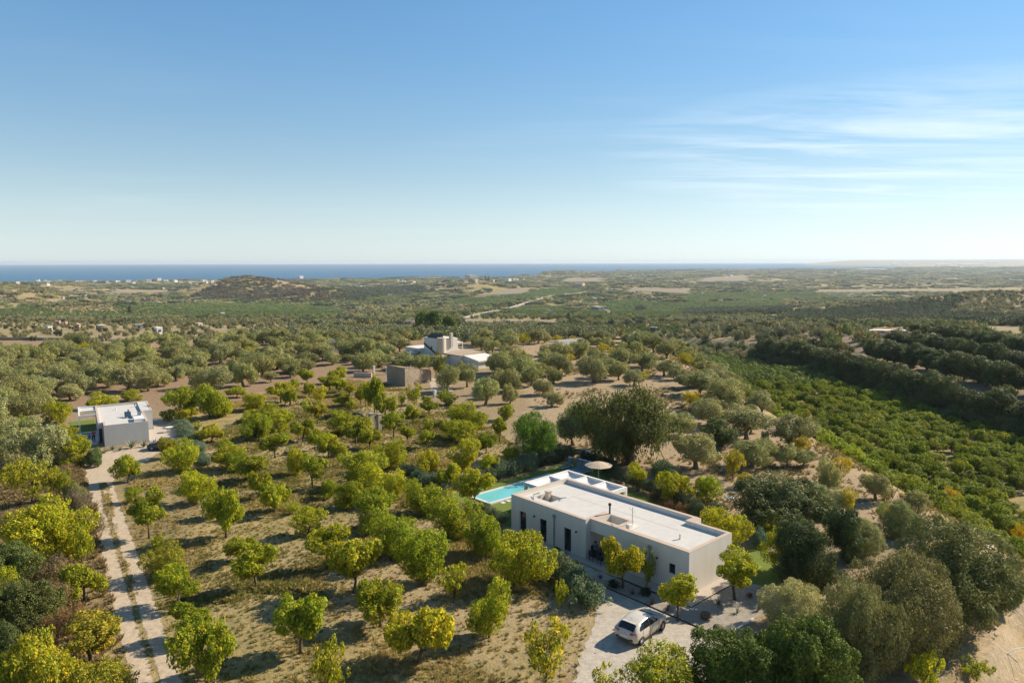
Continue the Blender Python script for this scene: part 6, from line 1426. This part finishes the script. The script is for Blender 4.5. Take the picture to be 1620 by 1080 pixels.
# unfinished building and spoil mound on the terrace hill
K = at(1388, 535); t = thing('building_site', K, 'unfinished low red brick building shell on the terrace hill', 'building', rz=R(-8))
for k, (x0, x1, y0, y1, h_) in enumerate(((0, 12, 0, .4, 1.6), (0, .4, .4, 6, 1.9), (12, 12.4, 0, 6, 1.7), (4, 4.3, .4, 6, 2.1), (7.5, 7.8, .4, 6, 1.9), (0, 12, 6, 6.4, 2.2))): b = MB(); b.box(x0, x1, y0, y1, -1, h_); b.build('wall', M_HP if k % 2 else M_HC, t)
b = MB(); b.box(-.5, 12.8, 6.5, 9.5, 1.9, 2.2); b.build('slab', M_HW, t)
K = at(1474, 545); mnd = thing('spoil_mound', K, 'heap of pale earth beside the unfinished brick building', 'earth heap'); vs = []; fs = []; n = 18
for jj in range(7):
    for ii in range(n): a = 6.283 * ii / n; r_ = 8.0 * (1 - jj / 6) ** .9; vs.append((r_ * math.cos(a) * 1.1 + random.uniform(-.3, .3), r_ * math.sin(a) + random.uniform(-.3, .3), 4.2 * (jj / 6) ** 1.0 - .6))
for jj in range(6):
    for ii in range(n): i2 = (ii + 1) % n; fs.append((jj * n + ii, jj * n + i2, (jj + 1) * n + i2, (jj + 1) * n + ii))
link('earth_heap', mesh_from('earth_heap', vs, fs, [plain('spoil', (.40, .335, .25), .95, 0, .15, .8, .4)], True), mnd)
def pole(px, py, ty, label, mat=M_HG, r_=.12):
    K = at(px, py); rr = ray(px, ty); z = CAM_H + rr.z / math.hypot(rr.x, rr.y) * math.hypot(K.x, K.y) - K.z
    t = thing('utility_pole', K, label, 'pole', 'power line poles in the olive grove'); b = MB(); b.tube([(0, 0, -.3), (0, 0, z)], [r_ * 1.2, r_ * .8], 6); b.build('shaft', mat, t)
    b = MB(); b.box(-.8, .8, -.05, .05, z - .35, z - .22); b.build('crossarm', mat, t)
for px, py, ty, l in ((414.5, 508, 488, 'utility pole on the bare slope, first past the shed'), (454.5, 519, 491, 'taller utility pole beside striped bare soil'), (541, 533, 496, 'tallest utility pole in the olive grove toward the pines'), (506, 556, 535, 'utility pole nearest the grey gable in the olives'), (322, 534, 524, 'short pole at the olive grove edge by the cream shed'), (441, 541, 527, 'short pole among olives below the striped soil'), (486, 525, 511, 'short pole between the two taller utility poles'), (70, 545, 534, 'pole beside the roadside wall')): pole(px, py, ty, l)
pole(649.5, 583, 555, 'slim white mast rising behind the stone barn', M_WHITE, .10)
far_house(525, 556, 22, 6, M_HG, M_HG, 'grey pitched roof showing above the olives by a utility pole', 'g', name='farm_building')
# ------------------------------------------------------------------ haze: one closed box of pale air
m, t, p, o = newmat('haze'); t.nodes.remove(p); pv = N(t, 'ShaderNodeVolumePrincipled'); pv.inputs['Color'].default_value = (.80, .88, .97, 1); pv.inputs['Density'].default_value = HAZE_DENSITY; pv.inputs['Anisotropy'].default_value = .15; t.links.new(pv.outputs[0], o.inputs['Volume'])
b = MB(); b.box(-26500, 26500, -120, 22600, -77, 33); hz = b.build('haze', m, None, 'stuff')
# ------------------------------------------------------------------ labels of the plants placed by position
def world(px, py): p = at(px, py); return (p.x, p.y)
MARK = [('golden-yellow citrus by the rosemary hedge', world(738, 744)), ('golden-yellow citrus above the round hedge', world(673, 752)), ('darkest round citrus in mid orchard', world(587, 838)), ('small bluish bush in mid orchard', world(463, 812)), ('dark green citrus on the track side', world(303, 1011)), ('yellow-splashed citrus of the front row', world(662, 1049)), ('forked white-limbed citrus by the car', world(300, 669)), ('pool lawn hedge by the villa wall', hw(22, -.4)), ('side lawn mound', world(1200, 860)), ('lone broad olive on bare soil', world(768, 640)), ('grey olive in front of the barn', world(708, 620)), ('thin citrus by the footpath fork', world(418, 697)), ('terrace recess of the villa', hw(8, -1)), ('parked cream car', hw(-1, -6.7)), ('near corner of the pool', hw(25, 2.3)), ('villa end wall toward the sun', hw(0, 5.7)), ('hedge at the drive entrance', world(905, 930)), ('round hedge inside the orchard', world(670, 765)),
        ('gate end of the yard', world(165, 760)), ('dark blue car', world(248, 712)), ('front corner of the second house', world(240, 700)), ('lavender hedge', world(300, 697)), ('stone pillar pair', world(594, 681)), ('stone barn corner', world(641, 611)), ('white gateposts', world(600, 591)),
        ('bright weeping tree', world(846, 724)), ('end of the pale footpath', world(560, 683)), ('fork of the pale footpath', world(398, 693)), ('grey bare brush by the track', world(130, 808)), ('bleached leafless bush', world(57, 1002)), ('low rubble wall', world(568, 658)), ('sandy patch by the barn', world(698, 610)),
        ('clipped dome bush', world(148, 738)), ('track at the bottom frame edge', world(250, 1078)), ('rosemary hedge by the pool', hw(31.4, 8)), ('gully brambles', world(40, 985)), ('far end of the villa terrace', hw(18.7, -1)), ('middle of the track', world(203, 905)), ('short stone post', world(688, 628)), ('pergola of the second house', h2(-8, 12)[:2]),
        ('wide drive mouth', world(905, 1060)), ('cream shed side of the olive grove', world(455, 600))]
HUE = dict(g='mid-green', y='golden-yellow', d='dark green', l='yellow-green', o='dull olive-green', b='bluish-green'); FRM = dict(s='clear-stemmed', b='bushy', t='thin')
ORD = ['', 'next', 'third', 'fourth', 'fifth', 'sixth', 'seventh', 'eighth', 'ninth', 'tenth', 'eleventh', 'twelfth']
def assign(items):
    pts = [(r_[2].x, r_[2].y) for r_ in items]; best = []
    for (nm, (mx, my)) in MARK:
        o_ = sorted(range(len(pts)), key=lambda i: (pts[i][0] - mx) ** 2 + (pts[i][1] - my) ** 2)
        for rk, i in enumerate(o_[:12]): best.append((rk, math.hypot(pts[i][0] - mx, pts[i][1] - my), i, nm))
    best.sort(); done = {}
    for rk, d_, i, nm in best:
        if i not in done: done[i] = (rk, nm)
    used = set()
    for i, r_ in enumerate(items):
        w_ = HUE[r_[5][0]]; f_ = FRM[r_[5][1]]; size = 'small' if r_[3] < 2.4 else ('large' if r_[3] > 4.0 else 'medium')
        if i in done:
            rk, nm = done[i]; r_[0]['label'] = f'{size} {w_} {f_} citrus, ' + (f'closest of all to the {nm}' if rk == 0 else f'{ORD[rk]} closest to the {nm}')
            if len(r_[0]['label'].split()) > 15: r_[0]['label'] = r_[0]['label'].split(' ', 1)[1]
        else:
            j = min((k for k in range(len(items)) if k in done), key=lambda k: (pts[k][0] - pts[i][0]) ** 2 + (pts[k][1] - pts[i][1]) ** 2); rk, nm = done[j]
            r_[0]['label'] = f'{size} {w_} citrus by the one {ORD[rk] or "first"} from the {nm}'
        r_[0]['group'] = 'citrus trees of the orchard and gardens'; r_[0]['category'] = 'citrus tree'
assign(CITRUS)
for r_ in REG:
    ob, kind, loc, w_, h_, word = r_
    if ob.get('label') is None:
        if word == 'lem': lab = ('yellowing' if ob.children[-1].color[0] > 1.3 else 'green') + ' low lemon tree in the valley grove ' + ('just under the dry slope edge' if loc.x < 57 else ('in the carob row shade' if loc.x > 77 else ('in the sunny middle, near end' if loc.y < 120 else 'in the sunny middle, far end'))); lab = ('tall ' if h_ > 2.45 else 'low ') + lab.replace(' low lemon', ' lemon'); g_ = lab[:110]; cat = 'lemon tree'
        else:
            left = word[1] == 'L'; dist = math.hypot(loc.x, loc.y); yel = word[0] == 'y'
            if left: where = 'in the dense grove behind the second house' if loc.x < -45 and dist < 175 else ('in the dense grove between orchard and roadside wall' if loc.x < -45 else 'in the dense grove near the white house')
            else: where = 'on the dry slope behind the huge pepper tree' if dist > 95 and loc.x > 6 and dist < 150 else ('around the roofless white hut on the ridge' if dist >= 150 and loc.x > 2 else ('on bare soil between barn and weeping tree' if loc.x <= 6 and dist < 150 else ('beside the white tower house' if dist >= 150 else 'on the dry slope above the lemon grove')))
            sz_ = 'small ' if w_ < 4.2 else ('large ' if w_ > 5.8 else 'medium '); band = ('front rows ' if dist < 150 else ('middle rows ' if dist < 178 else 'back rows ')) if left else ''
            where = where.replace('in the dense grove', 'in the ' + band + 'of the grove')
            lab = sz_ + ('yellowing almond tree ' if yel else 'grey-green olive tree ') + where; g_ = lab[:110]; cat = 'almond tree' if yel else 'olive tree'
        ob['label'] = lab; ob['group'] = g_; ob['category'] = cat
print('COUNTS', len(CIT), len(OL), len(LEM), len(REG), N_FAR, N_GR)
